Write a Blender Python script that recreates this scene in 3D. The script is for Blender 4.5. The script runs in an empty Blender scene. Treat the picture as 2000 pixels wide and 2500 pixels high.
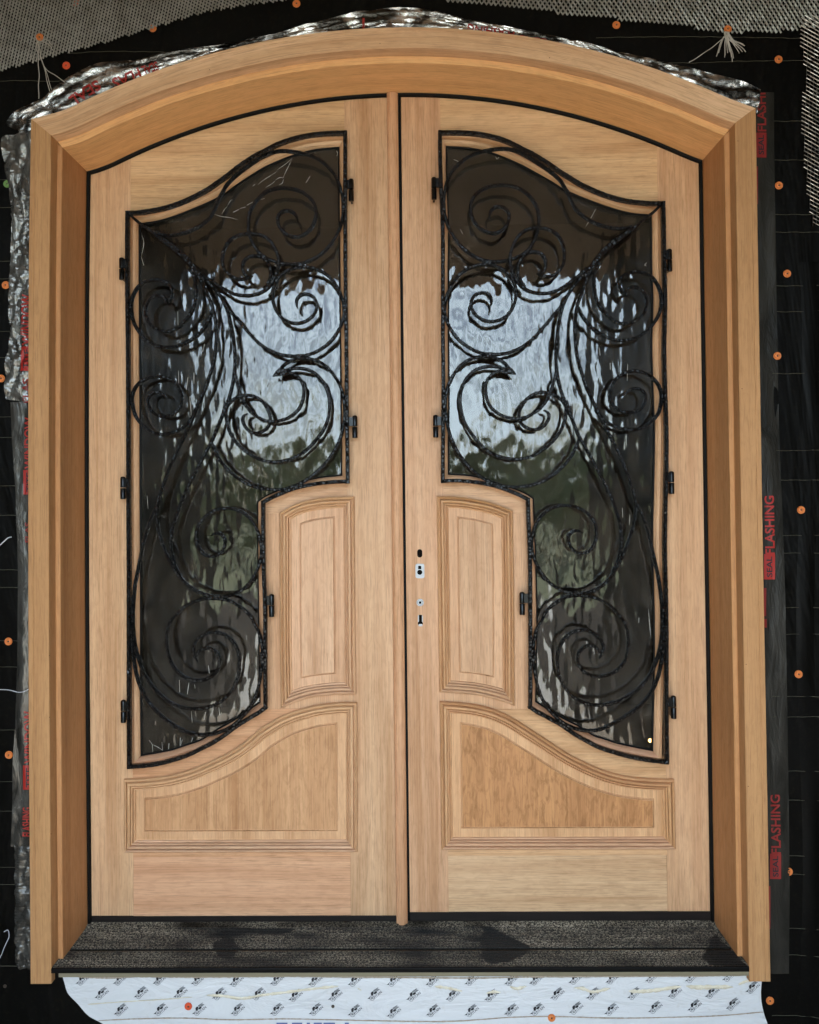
import bpy, bmesh, math, random
import numpy as np
from mathutils import Vector, Matrix, noise
from mathutils.geometry import tessellate_polygon
R = math.radians
random.seed(7); rng = np.random.default_rng(7)
scene = bpy.context.scene
COL = scene.collection

# ------------------------------------------------------------------ camera
FPX, CX, CY = 1970.0, 981.1, 1167.3          # focal length and principal point for a 2000 x 2500 frame
YAW, PITCH, ROLL = -0.01325, 0.01958, -0.01017
CAM = np.array([0.04976, -2.4, 1.26516])
def basis():
    cy, sy, cp, sp, cr, sr = math.cos(YAW), math.sin(YAW), math.cos(PITCH), math.sin(PITCH), math.cos(ROLL), math.sin(ROLL)
    w = np.array([sy*cp, cy*cp, sp]); r0 = np.array([cy, -sy, 0.0]); u0 = np.cross(r0, w)
    return r0*cr + u0*sr, u0*cr - r0*sr, w
RV, UV, WV = basis()
cd = bpy.data.cameras.new('camera'); cam = bpy.data.objects.new('camera', cd); COL.objects.link(cam)
cam.matrix_world = Matrix(((RV[0], UV[0], -WV[0], CAM[0]), (RV[1], UV[1], -WV[1], CAM[1]), (RV[2], UV[2], -WV[2], CAM[2]), (0, 0, 0, 1)))
cd.sensor_fit = 'HORIZONTAL'; cd.sensor_width = 36.0; cd.lens = FPX/2000*36
cd.shift_x = (1000-CX)/2000; cd.shift_y = (CY-1250)/2000
cd.clip_start = 0.05; cd.clip_end = 2000
scene.camera = cam

# ------------------------------------------------------------------ sky, sun, exposure
SUN_EL, SUN_AZ = R(60), R(188)     # high sun in front of the house; the porch roof keeps it off the doors
world = bpy.data.worlds.new('World'); scene.world = world; world.use_nodes = True
wn = world.node_tree; wn.nodes.clear()
sky = wn.nodes.new('ShaderNodeTexSky'); sky.sky_type = 'NISHITA'; sky.sun_disc = False
sky.sun_elevation = SUN_EL; sky.sun_rotation = SUN_AZ; sky.dust_density = 1.2; sky.air_density = 1.0
bg = wn.nodes.new('ShaderNodeBackground'); bg.inputs['Strength'].default_value = 0.15
wo = wn.nodes.new('ShaderNodeOutputWorld')
tc_ = wn.nodes.new('ShaderNodeTexCoord'); mp_ = wn.nodes.new('ShaderNodeMapping'); mp_.inputs['Scale'].default_value = (4.5, 4.5, 15)
cn_ = wn.nodes.new('ShaderNodeTexNoise'); cn_.inputs['Scale'].default_value = 2.6; cn_.inputs['Detail'].default_value = 6; cn_.inputs['Roughness'].default_value = .6
cr_ = wn.nodes.new('ShaderNodeValToRGB'); cr_.color_ramp.elements[0].position = .42; cr_.color_ramp.elements[1].position = .60
cm_ = wn.nodes.new('ShaderNodeMix'); cm_.data_type = 'RGBA'; cm_.inputs[7].default_value = (10.8, 13.6, 16.0, 1)      # thin bright clouds
wn.links.new(tc_.outputs['Generated'], mp_.inputs[0]); wn.links.new(mp_.outputs[0], cn_.inputs['Vector']); wn.links.new(cn_.outputs[0], cr_.inputs[0]); wn.links.new(cr_.outputs[0], cm_.inputs[0])
wn.links.new(sky.outputs[0], cm_.inputs[6])
wn.links.new(cm_.outputs[2], bg.inputs[0]); wn.links.new(bg.outputs[0], wo.inputs[0])
sl = bpy.data.lights.new('sun', 'SUN'); sl.energy = 3.5; sl.angle = R(0.5); sl.color = (1.0, .95, .87)
so = bpy.data.objects.new('sun', sl); COL.objects.link(so)
sdir = Vector((math.sin(SUN_AZ)*math.cos(SUN_EL), math.cos(SUN_AZ)*math.cos(SUN_EL), math.sin(SUN_EL)))
so.rotation_euler = sdir.to_track_quat('Z', 'Y').to_euler(); so.location = (0, 0, 12)
scene.view_settings.view_transform = 'Standard'; scene.view_settings.look = 'None'
scene.view_settings.exposure = 2.33; scene.view_settings.gamma = 1.0
scene.cycles.max_bounces = 8; scene.cycles.diffuse_bounces = 4; scene.cycles.glossy_bounces = 4
scene.cycles.transparent_max_bounces = 8; scene.cycles.caustics_reflective = False; scene.cycles.caustics_refractive = False
scene.cycles.use_denoising = True

# ------------------------------------------------------------------ helpers
def U(px, py, y):
    """pixel of the 2000 x 2500 frame -> (x, z) on the upright plane at depth y"""
    d = RV*(px-CX)/FPX - UV*(py-CY)/FPX + WV
    t = (y-CAM[1])/d[1]; p = CAM+d*t
    return (p[0], p[2])
def UU(pts, y): return [U(a, b, y) for a, b in pts]

def crom(pts, step=6.0):
    """Catmull-Rom curve through pts, sampled about every step"""
    P = [np.array(p, float) for p in pts]
    if len(P) == 2:
        n = max(1, int(np.linalg.norm(P[1]-P[0])/(step*4))); return [tuple(P[0]+(P[1]-P[0])*i/n) for i in range(n+1)]
    P = [2*P[0]-P[1]]+P+[2*P[-1]-P[-2]]; out = []
    for i in range(1, len(P)-2):
        a, b, c, d = P[i-1:i+3]; L = np.linalg.norm(c-b); n = max(1, int(round(L/step)))
        def tj(t, p, q): return t+max(1e-6, np.linalg.norm(q-p))**0.5
        t0 = 0; t1 = tj(t0, a, b); t2 = tj(t1, b, c); t3 = tj(t2, c, d)
        for k in range(n):
            t = t1+(t2-t1)*k/n
            A1 = (t1-t)/(t1-t0)*a+(t-t0)/(t1-t0)*b; A2 = (t2-t)/(t2-t1)*b+(t-t1)/(t2-t1)*c; A3 = (t3-t)/(t3-t2)*c+(t-t2)/(t3-t2)*d
            B1 = (t2-t)/(t2-t0)*A1+(t-t0)/(t2-t0)*A2; B2 = (t3-t)/(t3-t1)*A2+(t-t1)/(t3-t1)*A3
            out.append(tuple((t2-t)/(t2-t1)*B1+(t-t1)/(t2-t1)*B2))
    out.append(tuple(P[-2])); return out

def loop_of(segs, step=6.0):
    """closed outline from segments that share their end points; returns points and corner indices"""
    pts, cor = [], []
    for s in segs:
        cor.append(len(pts)); pts += crom(s, step)[:-1]
    return pts, cor

def offset(pts, d, closed=True, left=True):
    """miter offset of a polyline; d may be one number or one per edge; positive = to the left of travel"""
    P = [np.array(p, float) for p in pts]; n = len(P); m = n if closed else n-1
    D = [d]*m if np.isscalar(d) else list(d)
    T = []
    for i in range(m):
        e = P[(i+1) % n]-P[i]; T.append(e/(np.linalg.norm(e)+1e-12))
    out = []
    for i in range(n):
        if closed: a, b = (i-1) % n, i
        else: a, b = max(i-1, 0), min(i, m-1)
        na = np.array([-T[a][1], T[a][0]]); nb = np.array([-T[b][1], T[b][0]])
        det = na[0]*nb[1]-na[1]*nb[0]
        if abs(det) < 0.02 or abs(D[a]-D[b]) < 1e-9 and abs(det) < 0.3:
            nn = na+nb; nn /= np.linalg.norm(nn); k = (D[a]+D[b])/2/max(0.3, nn@na); out.append(tuple(P[i]+nn*k))
        else:
            M = np.array([na, nb]); out.append(tuple(P[i]+np.linalg.solve(M, np.array([D[a], D[b]]))))
    return out
def area(p): return 0.5*sum(p[i][0]*p[(i+1) % len(p)][1]-p[(i+1) % len(p)][0]*p[i][1] for i in range(len(p)))

def link(name, me, mat, parent=None, tint=None, **props):
    o = bpy.data.objects.new(name, me); COL.objects.link(o)
    if mat and not len(me.materials): me.materials.append(mat)
    if parent: o.parent = parent
    if tint is not None: o.color = (*tint, 1)
    for k, v in props.items(): o[k] = v
    return o
def mesh(name, V, F, gc=None, smooth=None):
    me = bpy.data.meshes.new(name); me.from_pydata([tuple(v) for v in V], [], [tuple(f) for f in F]); me.update()
    if gc is not None:
        a = me.attributes.new('gc', 'FLOAT_VECTOR', 'POINT'); a.data.foreach_set('vector', np.array(gc, dtype=np.float32).ravel())
    if smooth is not None:
        me.polygons.foreach_set('use_smooth', [True]*len(me.polygons)); me.set_sharp_from_angle(angle=R(smooth))
    return me
def empty(name, loc, label, cat, group=None):
    o = bpy.data.objects.new(name, None); COL.objects.link(o); o.location = loc; o.empty_display_size = .1
    o['label'] = label; o['category'] = cat
    if group: o['group'] = group
    return o
bpy.context.view_layer.update()

def prism(poly, y0, y1, grain='v', shrink=0.0001, cham=0.00025):
    """board from an (x,z) outline: front at y0 (towards the camera), back at y1"""
    p = list(poly)
    if area(p) < 0: p = p[::-1]
    p = offset(p, shrink); q = offset(p, cham); n = len(p)
    V = [(a, y0, b) for a, b in q]+[(a, y0+cham, b) for a, b in p]+[(a, y1, b) for a, b in p]
    F = [tuple(t) for t in tessellate_polygon([[Vector((a, b, 0)) for a, b in q]])]
    F = [(a, b, c) if (q[b][0]-q[a][0])*(q[c][1]-q[a][1])-(q[b][1]-q[a][1])*(q[c][0]-q[a][0]) > 0 else (a, c, b) for a, b, c in F]
    tri = list(F)
    F += [(i, n+i, n+(i+1) % n, (i+1) % n) for i in range(n)]
    F += [(n+i, 2*n+i, 2*n+(i+1) % n, n+(i+1) % n) for i in range(n)]
    F += [(2*n+a, 2*n+c, 2*n+b) for a, b, c in tri]
    g = [(v[2], v[0], v[1]) if grain == 'v' else (v[0], v[2], v[1]) for v in V]
    return V, F, g
def board(name, poly, y0, y1, mat, parent, grain='v', tint=(1, 1, 1), **kw):
    V, F, g = prism(poly, y0, y1, grain, **kw); return link(name, mesh(name, V, F, g), mat, parent, tint)

def sweep(pts, prof, i0=None, i1=None, closed=True):
    """profile [(inward distance, y)] swept along an (x,z) outline, mitred; i0..i1 picks one side of a closed outline"""
    ol = isinstance(pts, Outline); p = pts.off(0) if ol else list(pts); n = len(p)
    rings = [(pts.off(d) if ol else offset(p, d, closed)) for d, y in prof]
    idx = [k % n for k in range(i0, i1+1)] if i0 is not None else list(range(n))
    L = [0.0]
    for a, b in zip(idx[:-1], idx[1:]): L.append(L[-1]+math.dist(p[a], p[b]))
    V, g = [], []; m = len(prof); pl = [0.0]
    for a, b in zip(prof[:-1], prof[1:]): pl.append(pl[-1]+math.hypot(a[0]-b[0], a[1]-b[1]))
    for k, i in enumerate(idx):
        for j in range(m): V.append((rings[j][i][0], prof[j][1], rings[j][i][1])); g.append((L[k], pl[j], 0.0))
    F = []
    K = len(idx); wrap = i0 is None and closed
    for k in range(K if wrap else K-1):
        k2 = (k+1) % K
        for j in range(m-1): F.append((k*m+j, k2*m+j, k2*m+j+1, k*m+j+1))
    return V, F, g
def strips(name, pts, cor, prof, mat, parent, tints, smooth=35):
    """one mitred strip per side"""
    cor = pts.cor; n = pts.n; out = []
    for c in range(len(cor)):
        i0 = cor[c]; i1 = cor[(c+1) % len(cor)]
        if i1 <= i0: i1 += n
        V, F, g = sweep(pts, prof, i0, i1)
        g = [(a, b, c*.37) for a, b, _ in g]
        out.append(link(name, mesh(name, V, F, g, smooth), mat, parent, tints[pts.idx[c] % len(tints)]))
    return out

def _cross(p, p2, q, q2):
    r = (p2[0]-p[0], p2[1]-p[1]); s_ = (q2[0]-q[0], q2[1]-q[1]); d = r[0]*s_[1]-r[1]*s_[0]
    if abs(d) < 1e-14: return None
    t_ = ((q[0]-p[0])*s_[1]-(q[1]-p[1])*s_[0])/d; u = ((q[0]-p[0])*r[1]-(q[1]-p[1])*r[0])/d
    return (t_, u) if -1e-9 <= t_ <= 1+1e-9 and -1e-9 <= u <= 1+1e-9 else None
class Outline:
    """closed outline with sharp corners; off(d) gives a properly trimmed inset with the same number of points"""
    def __init__(s, sides, step=.009):
        s.sides = [list(a) for a in sides]
        s.idx = list(range(len(s.sides)))
        if area([p for a in s.sides for p in a[:-1]]) < 0: s.sides = [a[::-1] for a in s.sides[::-1]]; s.idx = s.idx[::-1]
        s.cnt = [max(2, int(sum(math.dist(a[i], a[i+1]) for i in range(len(a)-1))/step)) for a in s.sides]
        s.cor = [sum(s.cnt[:k]) for k in range(len(s.cnt))]; s.n = sum(s.cnt)
    def off(s, d):
        cur = []
        for a in s.sides:
            c = offset(a, d, closed=False); e = abs(d)*2+.004
            def ext(p, q): L = math.dist(p, q); return (p[0]+(p[0]-q[0])/L*e, p[1]+(p[1]-q[1])/L*e)
            k = min(3, len(c)-1); cur.append([ext(c[0], c[k])]+c+[ext(c[-1], c[-1-k])])
        m = len(cur); st = [None]*m; en = [None]*m
        for k in range(m):
            A, B = cur[k], cur[(k+1) % m]; hit = None
            for i in range(len(A)-2, -1, -1):
                for j in range(min(len(B)-1, len(B))):
                    r = _cross(A[i], A[i+1], B[j], B[j+1])
                    if r: hit = (i+r[0], j+r[1]); break
                if hit: break
            if not hit: hit = (len(A)-2, 1)
            en[k], st[(k+1) % m] = hit
        out = []
        for k in range(m):
            A = np.array(cur[k]); L = np.r_[0, np.cumsum(np.linalg.norm(np.diff(A, axis=0), axis=1))]; ix = np.arange(len(A))
            l0, l1 = np.interp(st[k], ix, L), np.interp(en[k], ix, L); q = np.linspace(l0, l1, s.cnt[k]+1)[:-1]
            out += list(zip(np.interp(q, L, A[:, 0]), np.interp(q, L, A[:, 1])))
        return out

def tube(path, r, mat=None, seg=6, taper=False):
    V, F = [], []; P = [Vector(p) for p in path]; n = len(P)
    for i, p in enumerate(P):
        t = (P[min(i+1, n-1)]-P[max(i-1, 0)]).normalized(); a = t.cross(Vector((0, 1, 0)))
        if a.length < .1: a = t.cross(Vector((1, 0, 0)))
        a.normalize(); b = t.cross(a); rr = r*(1-(i/(n-1))*.7 if taper else 1)
        for k in range(seg):
            q = 2*math.pi*k/seg; V.append(p+a*math.cos(q)*rr+b*math.sin(q)*rr)
    for i in range(n-1):
        for k in range(seg): F.append((i*seg+k, i*seg+(k+1) % seg, (i+1)*seg+(k+1) % seg, (i+1)*seg+k))
    F.append(tuple(range(seg))); F.append(tuple((n-1)*seg+k for k in reversed(range(seg))))
    return V, F
def join(parts):
    V, F = [], []
    for v, f in parts:
        b = len(V); V += list(v); F += [tuple(i+b for i in q) for q in f]
    return V, F
def box(x0, x1, y0, y1, z0, z1):
    V = [(x, y, z) for x in (x0, x1) for y in (y0, y1) for z in (z0, z1)]
    return V, [(0, 1, 3, 2), (4, 6, 7, 5), (0, 4, 5, 1), (2, 3, 7, 6), (0, 2, 6, 4), (1, 5, 7, 3)]

# ------------------------------------------------------------------ materials
class NT:
    def __init__(s, name):
        s.m = bpy.data.materials.new(name); s.m.use_nodes = True; s.t = s.m.node_tree; s.t.nodes.clear()
        s.out = s.n('ShaderNodeOutputMaterial')
    def n(s, t, **k):
        o = s.t.nodes.new(t)
        for a, b in k.items(): setattr(o, a, b)
        return o
    def l(s, a, b): s.t.links.new(a, b)
    def val(s, sock, v):
        if hasattr(v, 'is_linked') or hasattr(v, 'node'): s.l(v, sock)
        else: sock.default_value = v
    def math(s, op, a, b=0.0, clamp=False):
        o = s.n('ShaderNodeMath', operation=op, use_clamp=clamp); s.val(o.inputs[0], a); s.val(o.inputs[1], b); return o.outputs[0]
    def vmul(s, a, v):
        o = s.n('ShaderNodeVectorMath', operation='MULTIPLY'); s.l(a, o.inputs[0]); o.inputs[1].default_value = v; return o.outputs[0]
    def vadd(s, a, b):
        o = s.n('ShaderNodeVectorMath', operation='ADD'); s.l(a, o.inputs[0]); s.l(b, o.inputs[1]); return o.outputs[0]
    def noise(s, vec, scale=1.0, detail=2.0, rough=.5, dist=0.0):
        o = s.n('ShaderNodeTexNoise'); s.l(vec, o.inputs['Vector']); o.inputs['Scale'].default_value = scale
        o.inputs['Detail'].default_value = detail; o.inputs['Roughness'].default_value = rough; o.inputs['Distortion'].default_value = dist; return o.outputs[0]
    def ramp(s, f, stops):
        o = s.n('ShaderNodeValToRGB'); s.l(f, o.inputs[0]); e = o.color_ramp.elements
        while len(e) < len(stops): e.new(.5)
        for a, (p, c) in zip(e, stops): a.position = p; a.color = (*c, 1) if len(c) == 3 else c
        return o.outputs[0]
    def mix(s, f, a, b, mode='MIX'):
        o = s.n('ShaderNodeMix', data_type='RGBA', blend_type=mode); s.val(o.inputs[0], f)
        for q, v in ((o.inputs[6], a), (o.inputs[7], b)):
            if isinstance(v, tuple): q.default_value = (*v, 1) if len(v) == 3 else v
            else: s.l(v, q)
        return o.outputs[2]
    def mr(s, v, a, b, c=0.0, d=1.0):
        o = s.n('ShaderNodeMapRange'); s.l(v, o.inputs[0]); o.inputs[1].default_value = a; o.inputs[2].default_value = b
        o.inputs[3].default_value = c; o.inputs[4].default_value = d; return o.outputs[0]
    def bump(s, h, strength, dist, normal=None):
        o = s.n('ShaderNodeBump'); s.l(h, o.inputs['Height']); o.inputs['Strength'].default_value = strength; o.inputs['Distance'].default_value = dist
        if normal is not None: s.l(normal, o.inputs['Normal'])
        return o.outputs[0]
    def pbr(s, col=None, rough=.5, metal=0.0, normal=None, spec=.5, **k):
        o = s.n('ShaderNodeBsdfPrincipled')
        if isinstance(col, tuple): o.inputs['Base Color'].default_value = (*col, 1)
        elif col is not None: s.l(col, o.inputs['Base Color'])
        s.val(o.inputs['Roughness'], rough); s.val(o.inputs['Metallic'], metal); o.inputs['Specular IOR Level'].default_value = spec
        if normal is not None: s.l(normal, o.inputs['Normal'])
        for a, b in k.items(): o.inputs[a].default_value = b
        return o.outputs[0]
    def done(s, sh): s.l(sh, s.out.inputs[0]); return s.m
    def obj(s): return s.n('ShaderNodeTexCoord').outputs['Object']

def wood_mat(name, light, dark, fig=0.0, rough=.55):
    t = NT(name); a = t.n('ShaderNodeAttribute', attribute_name='gc').outputs['Vector']
    oi = t.n('ShaderNodeObjectInfo'); cm = t.n('ShaderNodeCombineXYZ')
    for i in range(3): t.l(t.math('MULTIPLY', oi.outputs['Random'], (3.1, 7.3, 11.7)[i]), cm.inputs[i])
    v = t.vadd(a, cm.outputs[0])
    band = t.noise(t.vmul(v, (.9, 22, 22)), 1, 3, .55, .3)           # wide growth bands
    mid = t.noise(t.vmul(v, (1.7, 130, 130)), 1, 3, .6, .4)            # narrow grain lines
    pore = t.noise(t.vmul(v, (13, 380, 380)), 1, 2, .6)               # short pores
    mott = t.noise(t.vmul(v, (22, 60, 60)), 1, 3, .65, .8)            # interlocked figure
    wide = t.noise(t.vmul(v, (1.1, 5, 5)), 1, 2, .5)
    f = t.math('ADD', t.math('MULTIPLY', band, .54), t.math('MULTIPLY', mid, .30))
    f = t.math('ADD', f, t.math('MULTIPLY', wide, .16))
    c = t.ramp(f, [(.33, dark), (.47, tuple(.45*x+.55*y for x, y in zip(dark, light))), (.62, light)])
    c = t.mix(t.mr(pore, .52, .68, 0, .48), c, tuple(x*.55 for x in dark))
    c = t.mix(t.mr(mott, .46, .66, 0, .22+fig), c, tuple(x*.72 for x in dark))
    c = t.mix(t.mr(wide, .4, .68, 0, .25), c, (light[0]*1.0, light[1]*.93, light[2]*.95))
    c = t.mix(1.0, c, oi.outputs['Color'], 'MULTIPLY')
    h = t.math('ADD', t.math('MULTIPLY', pore, .7), t.math('MULTIPLY', mid, .5))
    return t.done(t.pbr(c, t.mr(mott, .3, .7, rough-.06, rough+.08), normal=t.bump(h, .25, .0006), spec=.35))
WOOD = wood_mat('mahogany_wood', (.67, .425, .252), (.42, .215, .098))
FIGW = wood_mat('figured_mahogany_veneer', (.53, .285, .118), (.29, .13, .044), fig=.42)
MIDW = wood_mat('striped_mahogany', (.63, .38, .205), (.36, .165, .062), fig=.16)
FRAMEW = wood_mat('frame_mahogany', (.65, .365, .165), (.45, .22, .086))

t = NT('hammered_black_iron'); v = t.obj()
vo = t.n('ShaderNodeTexVoronoi', feature='DISTANCE_TO_EDGE'); t.l(v, vo.inputs['Vector']); vo.inputs['Scale'].default_value = 105
nz = t.noise(v, 240, 2, .6)
hh = t.math('ADD', t.mr(vo.outputs[0], 0, .12, 0, 1), t.math('MULTIPLY', nz, .35))
IRON = t.done(t.pbr(t.mix(t.mr(vo.outputs[0], 0, .1), (.0008, .0008, .0008), (.0045, .0043, .0043)), t.mr(nz, .3, .7, .14, .26), normal=t.bump(hh, 1.0, .0026), spec=.30))
t = NT('smooth_black_iron'); BLK = t.done(t.pbr((.002, .002, .002), .26, spec=.3))
t = NT('black_rubber_gasket'); RUB = t.done(t.pbr((.003, .0025, .002), .6, spec=.12))
t = NT('dark_brown_sweep'); v = t.obj()
SWEEP = t.done(t.pbr(t.mix(t.noise(t.vmul(v, (9, 40, 60)), 1, 3), (.006, .004, .003), (.018, .012, .010)), .5, spec=.25))

# glass: rippled rain glass under a dusty scratched film
t = NT('rippled_dusty_glass'); v = t.obj()
warp = t.noise(t.vmul(v, (22, 1, 9)), 1, 2, .5)
vw = t.n('ShaderNodeVectorMath', operation='SCALE'); cmb = t.n('ShaderNodeCombineXYZ'); t.l(warp, cmb.inputs[0]); t.l(warp, cmb.inputs[2])
t.l(cmb.outputs[0], vw.inputs[0]); vw.inputs['Scale'].default_value = .02
v2 = t.vadd(v, vw.outputs[0])
vo = t.n('ShaderNodeTexVoronoi', feature='SMOOTH_F1'); t.l(t.vmul(v2, (46, 1, 16)), vo.inputs['Vector']); vo.inputs['Scale'].default_value = 1; vo.inputs['Smoothness'].default_value = .55
n1 = t.noise(t.vmul(v2, (38, 1, 9.5)), 1, 1.5, .5, .5)
n2 = t.noise(t.vmul(v2, (150, 1, 20)), 1, 1, .5)
mod = t.mr(t.noise(t.vmul(v, (9, 1, 6)), 1, 2, .6), .35, .65, .45, 1.25)
h = t.math('ADD', t.math('MULTIPLY', vo.outputs[0], .85), t.math('ADD', t.math('MULTIPLY', n1, .45), t.math('MULTIPLY', n2, .07)))
nrm = t.bump(t.math('MULTIPLY', h, mod), 1.0, .00135)
fr = t.n('ShaderNodeFresnel'); fr.inputs['IOR'].default_value = 1.56
gl = t.n('ShaderNodeBsdfGlossy'); gl.inputs['Roughness'].default_value = .036; gl.inputs['Color'].default_value = (1, 1, 1, 1); t.l(nrm, gl.inputs['Normal'])
tr = t.n('ShaderNodeBsdfTransparent'); tr.inputs['Color'].default_value = (.55, .52, .46, 1)
du = t.n('ShaderNodeBsdfDiffuse')
d1 = t.noise(t.vmul(v, (7, 1, 5)), 1, 6, .65, 1.2)
d2 = t.noise(v, 60, 3, .7)
wv = t.n('ShaderNodeTexWave', wave_type='RINGS', rings_direction='SPHERICAL'); t.l(t.vadd(v, cmb.outputs[0]), wv.inputs['Vector']); wv.inputs['Scale'].default_value = 9; wv.inputs['Distortion'].default_value = 9; wv.inputs['Detail'].default_value = 3
dust = t.math('MULTIPLY', t.mr(d1, .38, .75, 0, 1), t.mr(d2, .3, .7, .5, 1.2))
dust = t.math('MULTIPLY', dust, t.mr(wv.outputs['Fac'], 0, 1, .6, 1.3))
du.inputs['Color'].default_value = (.30, .235, .17, 1)
m1 = t.n('ShaderNodeMixShader'); t.l(t.math('ADD', .012, t.math('MULTIPLY', dust, .13)), m1.inputs[0]); t.l(tr.outputs[0], m1.inputs[1]); t.l(du.outputs[0], m1.inputs[2])
m2 = t.n('ShaderNodeMixShader'); t.l(fr.outputs[0], m2.inputs[0]); t.l(m1.outputs[0], m2.inputs[1]); t.l(gl.outputs[0], m2.inputs[2])
GLASS = t.done(m2.outputs[0])

t = NT('black_building_wrap'); v = t.obj()
n = t.noise(t.vmul(v, (3, 3, 1.2)), 1, 4, .6, 1.0); n2 = t.noise(v, 90, 2, .6)
WRAP = t.done(t.pbr(t.mix(t.mr(n2, .55, .75), (.0018, .0015, .001), (.006, .005, .003)), t.mr(n, .3, .7, .38, .62), normal=t.bump(n, .8, .02), spec=.10))
t = NT('tan_seam_thread'); THREAD = t.done(t.pbr((.085, .075, .05), .8))
t = NT('silver_foil_tape'); v = t.obj(); n = t.noise(v, 22, 5, .65, 1.5); n2 = t.noise(t.vmul(v, (20, 60, 90)), 1, 3, .6)
n3 = t.noise(t.vmul(v, (7, 7, 16)), 1, 4, .6, 1.0)
FOIL = t.done(t.pbr(t.mix(t.mr(n3, .46, .63), (.06, .055, .048), (.84, .83, .81)), t.mr(n2, .3, .7, .14, .32), metal=.95, normal=t.bump(t.math('ADD', n, t.math('MULTIPLY', n2, .3)), .6, .008)))
t = NT('grey_film_tape'); v = t.obj(); n = t.noise(t.vmul(v, (16, 16, 6)), 1, 5, .6, 1.4)
FILM = t.done(t.pbr(t.mix(t.mr(n, .35, .7), (.07, .064, .055), (.30, .285, .26)), t.mr(n, .3, .7, .12, .28), metal=.6, normal=t.bump(n, .7, .01), spec=.5))
t = NT('grey_brown_film_tape'); v = t.obj(); n = t.noise(t.vmul(v, (14, 14, 5)), 1, 5, .6, 1.4)
FILM3 = t.done(t.pbr(t.mix(t.mr(n, .35, .7), (.03, .027, .022), (.13, .12, .105)), t.mr(n, .3, .7, .14, .3), metal=.45, normal=t.bump(n, .6, .01), spec=.4))
t = NT('dark_film_tape'); v = t.obj(); n = t.noise(t.vmul(v, (24, 24, 6)), 1, 5, .6, .8)
FILM2 = t.done(t.pbr(t.mix(t.mr(n, .35, .72), (.013, .0115, .009), (.034, .030, .024)), .36, normal=t.bump(n, .5, .010), spec=.22))
t = NT('red_print'); RED = t.done(t.pbr((.33, .012, .006), .5))
t = NT('red_print_dim'); RED2 = t.done(t.pbr((.20, .008, .005), .5))
t = NT('dark_print'); INK = t.done(t.pbr((.012, .011, .014), .6))
t = NT('grey_print'); INKG = t.done(t.pbr((.12, .12, .13), .6))
t = NT('blue_print'); INKB = t.done(t.pbr((.09, .12, .26), .6))
t = NT('white_house_wrap'); v = t.obj(); n = t.noise(t.vmul(v, (5, 5, 14)), 1, 4, .6, .8); n2 = t.noise(v, 45, 3, .7)
WHITE = t.done(t.pbr(t.mix(t.mr(n2, .6, .78, 0, .35), (.60, .59, .58), (.44, .38, .30)), .5, normal=t.bump(n, .5, .02), spec=.3))
t = NT('cream_glue'); v = t.obj(); GLUE = t.done(t.pbr(t.mix(t.noise(v, 60, 3), (.72, .66, .52), (.55, .45, .3)), .6, normal=t.bump(t.noise(v, 130, 3), .8, .004)))
t = NT('frayed_brown_edge'); v = t.obj(); FRAY = t.done(t.pbr(t.mix(t.noise(v, 150, 3), (.22, .15, .09), (.5, .42, .33)), .9))
def cap_mat(name, c): 
    t = NT(name); v = t.obj(); return t.done(t.pbr(t.mix(t.mr(t.noise(v, 300, 2), .45, .7, 0, .5), c, tuple(x*.7 for x in c)), .5))
ORANGE = cap_mat('orange_plastic_cap', (.62, .17, .035)); REDCAP = cap_mat('red_plastic_cap', (.62, .075, .02)); GREENC = cap_mat('green_plastic_cap', (.13, .24, .06)); PINKC = cap_mat('faded_red_cap', (.5, .1, .05))
t = NT('nail_steel'); STEEL = t.done(t.pbr((.12, .09, .07), .4, metal=.8))
t = NT('brushed_zinc'); v = t.obj(); ZINC = t.done(t.pbr((.34, .345, .35), .45, metal=.6, normal=t.bump(t.noise(v, 400, 2), .2, .001)))
t = NT('dark_hole'); HOLE = t.done(t.pbr((.004, .003, .002), .9, spec=.1))
t = NT('galvanised_lath'); v = t.obj(); LATH = t.done(t.pbr(t.mix(t.noise(v, 30, 3), (.15, .138, .115), (.44, .42, .38)), .34, metal=.6))
t = NT('white_twine'); TWINE = t.done(t.pbr((.42, .38, .33), .85))
t = NT('white_plastic_wire'); WWIRE = t.done(t.pbr((.55, .53, .55), .5))
t = NT('yellow_sill_wood'); v = t.obj(); SILLW = t.done(t.pbr(t.mix(t.noise(t.vmul(v, (3, 60, 60)), 1, 3), (.13, .105, .06), (.26, .22, .14)), .7))

# ------------------------------------------------------------------ setting behind and around the camera (seen in the glass)
def struct(name, parts, mat, **k):
    V, F = join(parts); return link(name, mesh(name, V, F), mat, kind='structure', **k)
t = NT('lawn_ground'); v = t.obj(); n = t.noise(v, 1.2, 5, .6); n2 = t.noise(v, 40, 2)
LAWN = t.done(t.pbr(t.mix(n, (.12, .135, .07), (.24, .25, .15)), .9, normal=t.bump(n2, .5, .03)))
GZ = -.34
struct('ground', [([(-400, 4, GZ), (400, 4, GZ), (400, -700, GZ), (-400, -700, GZ)], [(0, 3, 2, 1)])], LAWN)
t = NT('pale_concrete'); v = t.obj(); n = t.noise(v, 2, 6, .65)
CONC = t.done(t.pbr(t.mix(n, (.56, .54, .49), (.70, .68, .63)), .85, normal=t.bump(t.noise(v, 30, 4), .3, .01)))
struct('path', [([(-1.25, -3.1, GZ+.01), (1.1, -3.1, GZ+.01), (1.2, -13, GZ+.01), (-1.3, -13, GZ+.01)], [(0, 3, 2, 1)])], CONC)
t = NT('added_dark_ground'); v = t.obj()
DARKGROUND = t.done(t.pbr(t.mix(t.noise(v, 14, 6, .7), (.012, .009, .006), (.06, .045, .03)), .95))
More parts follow.
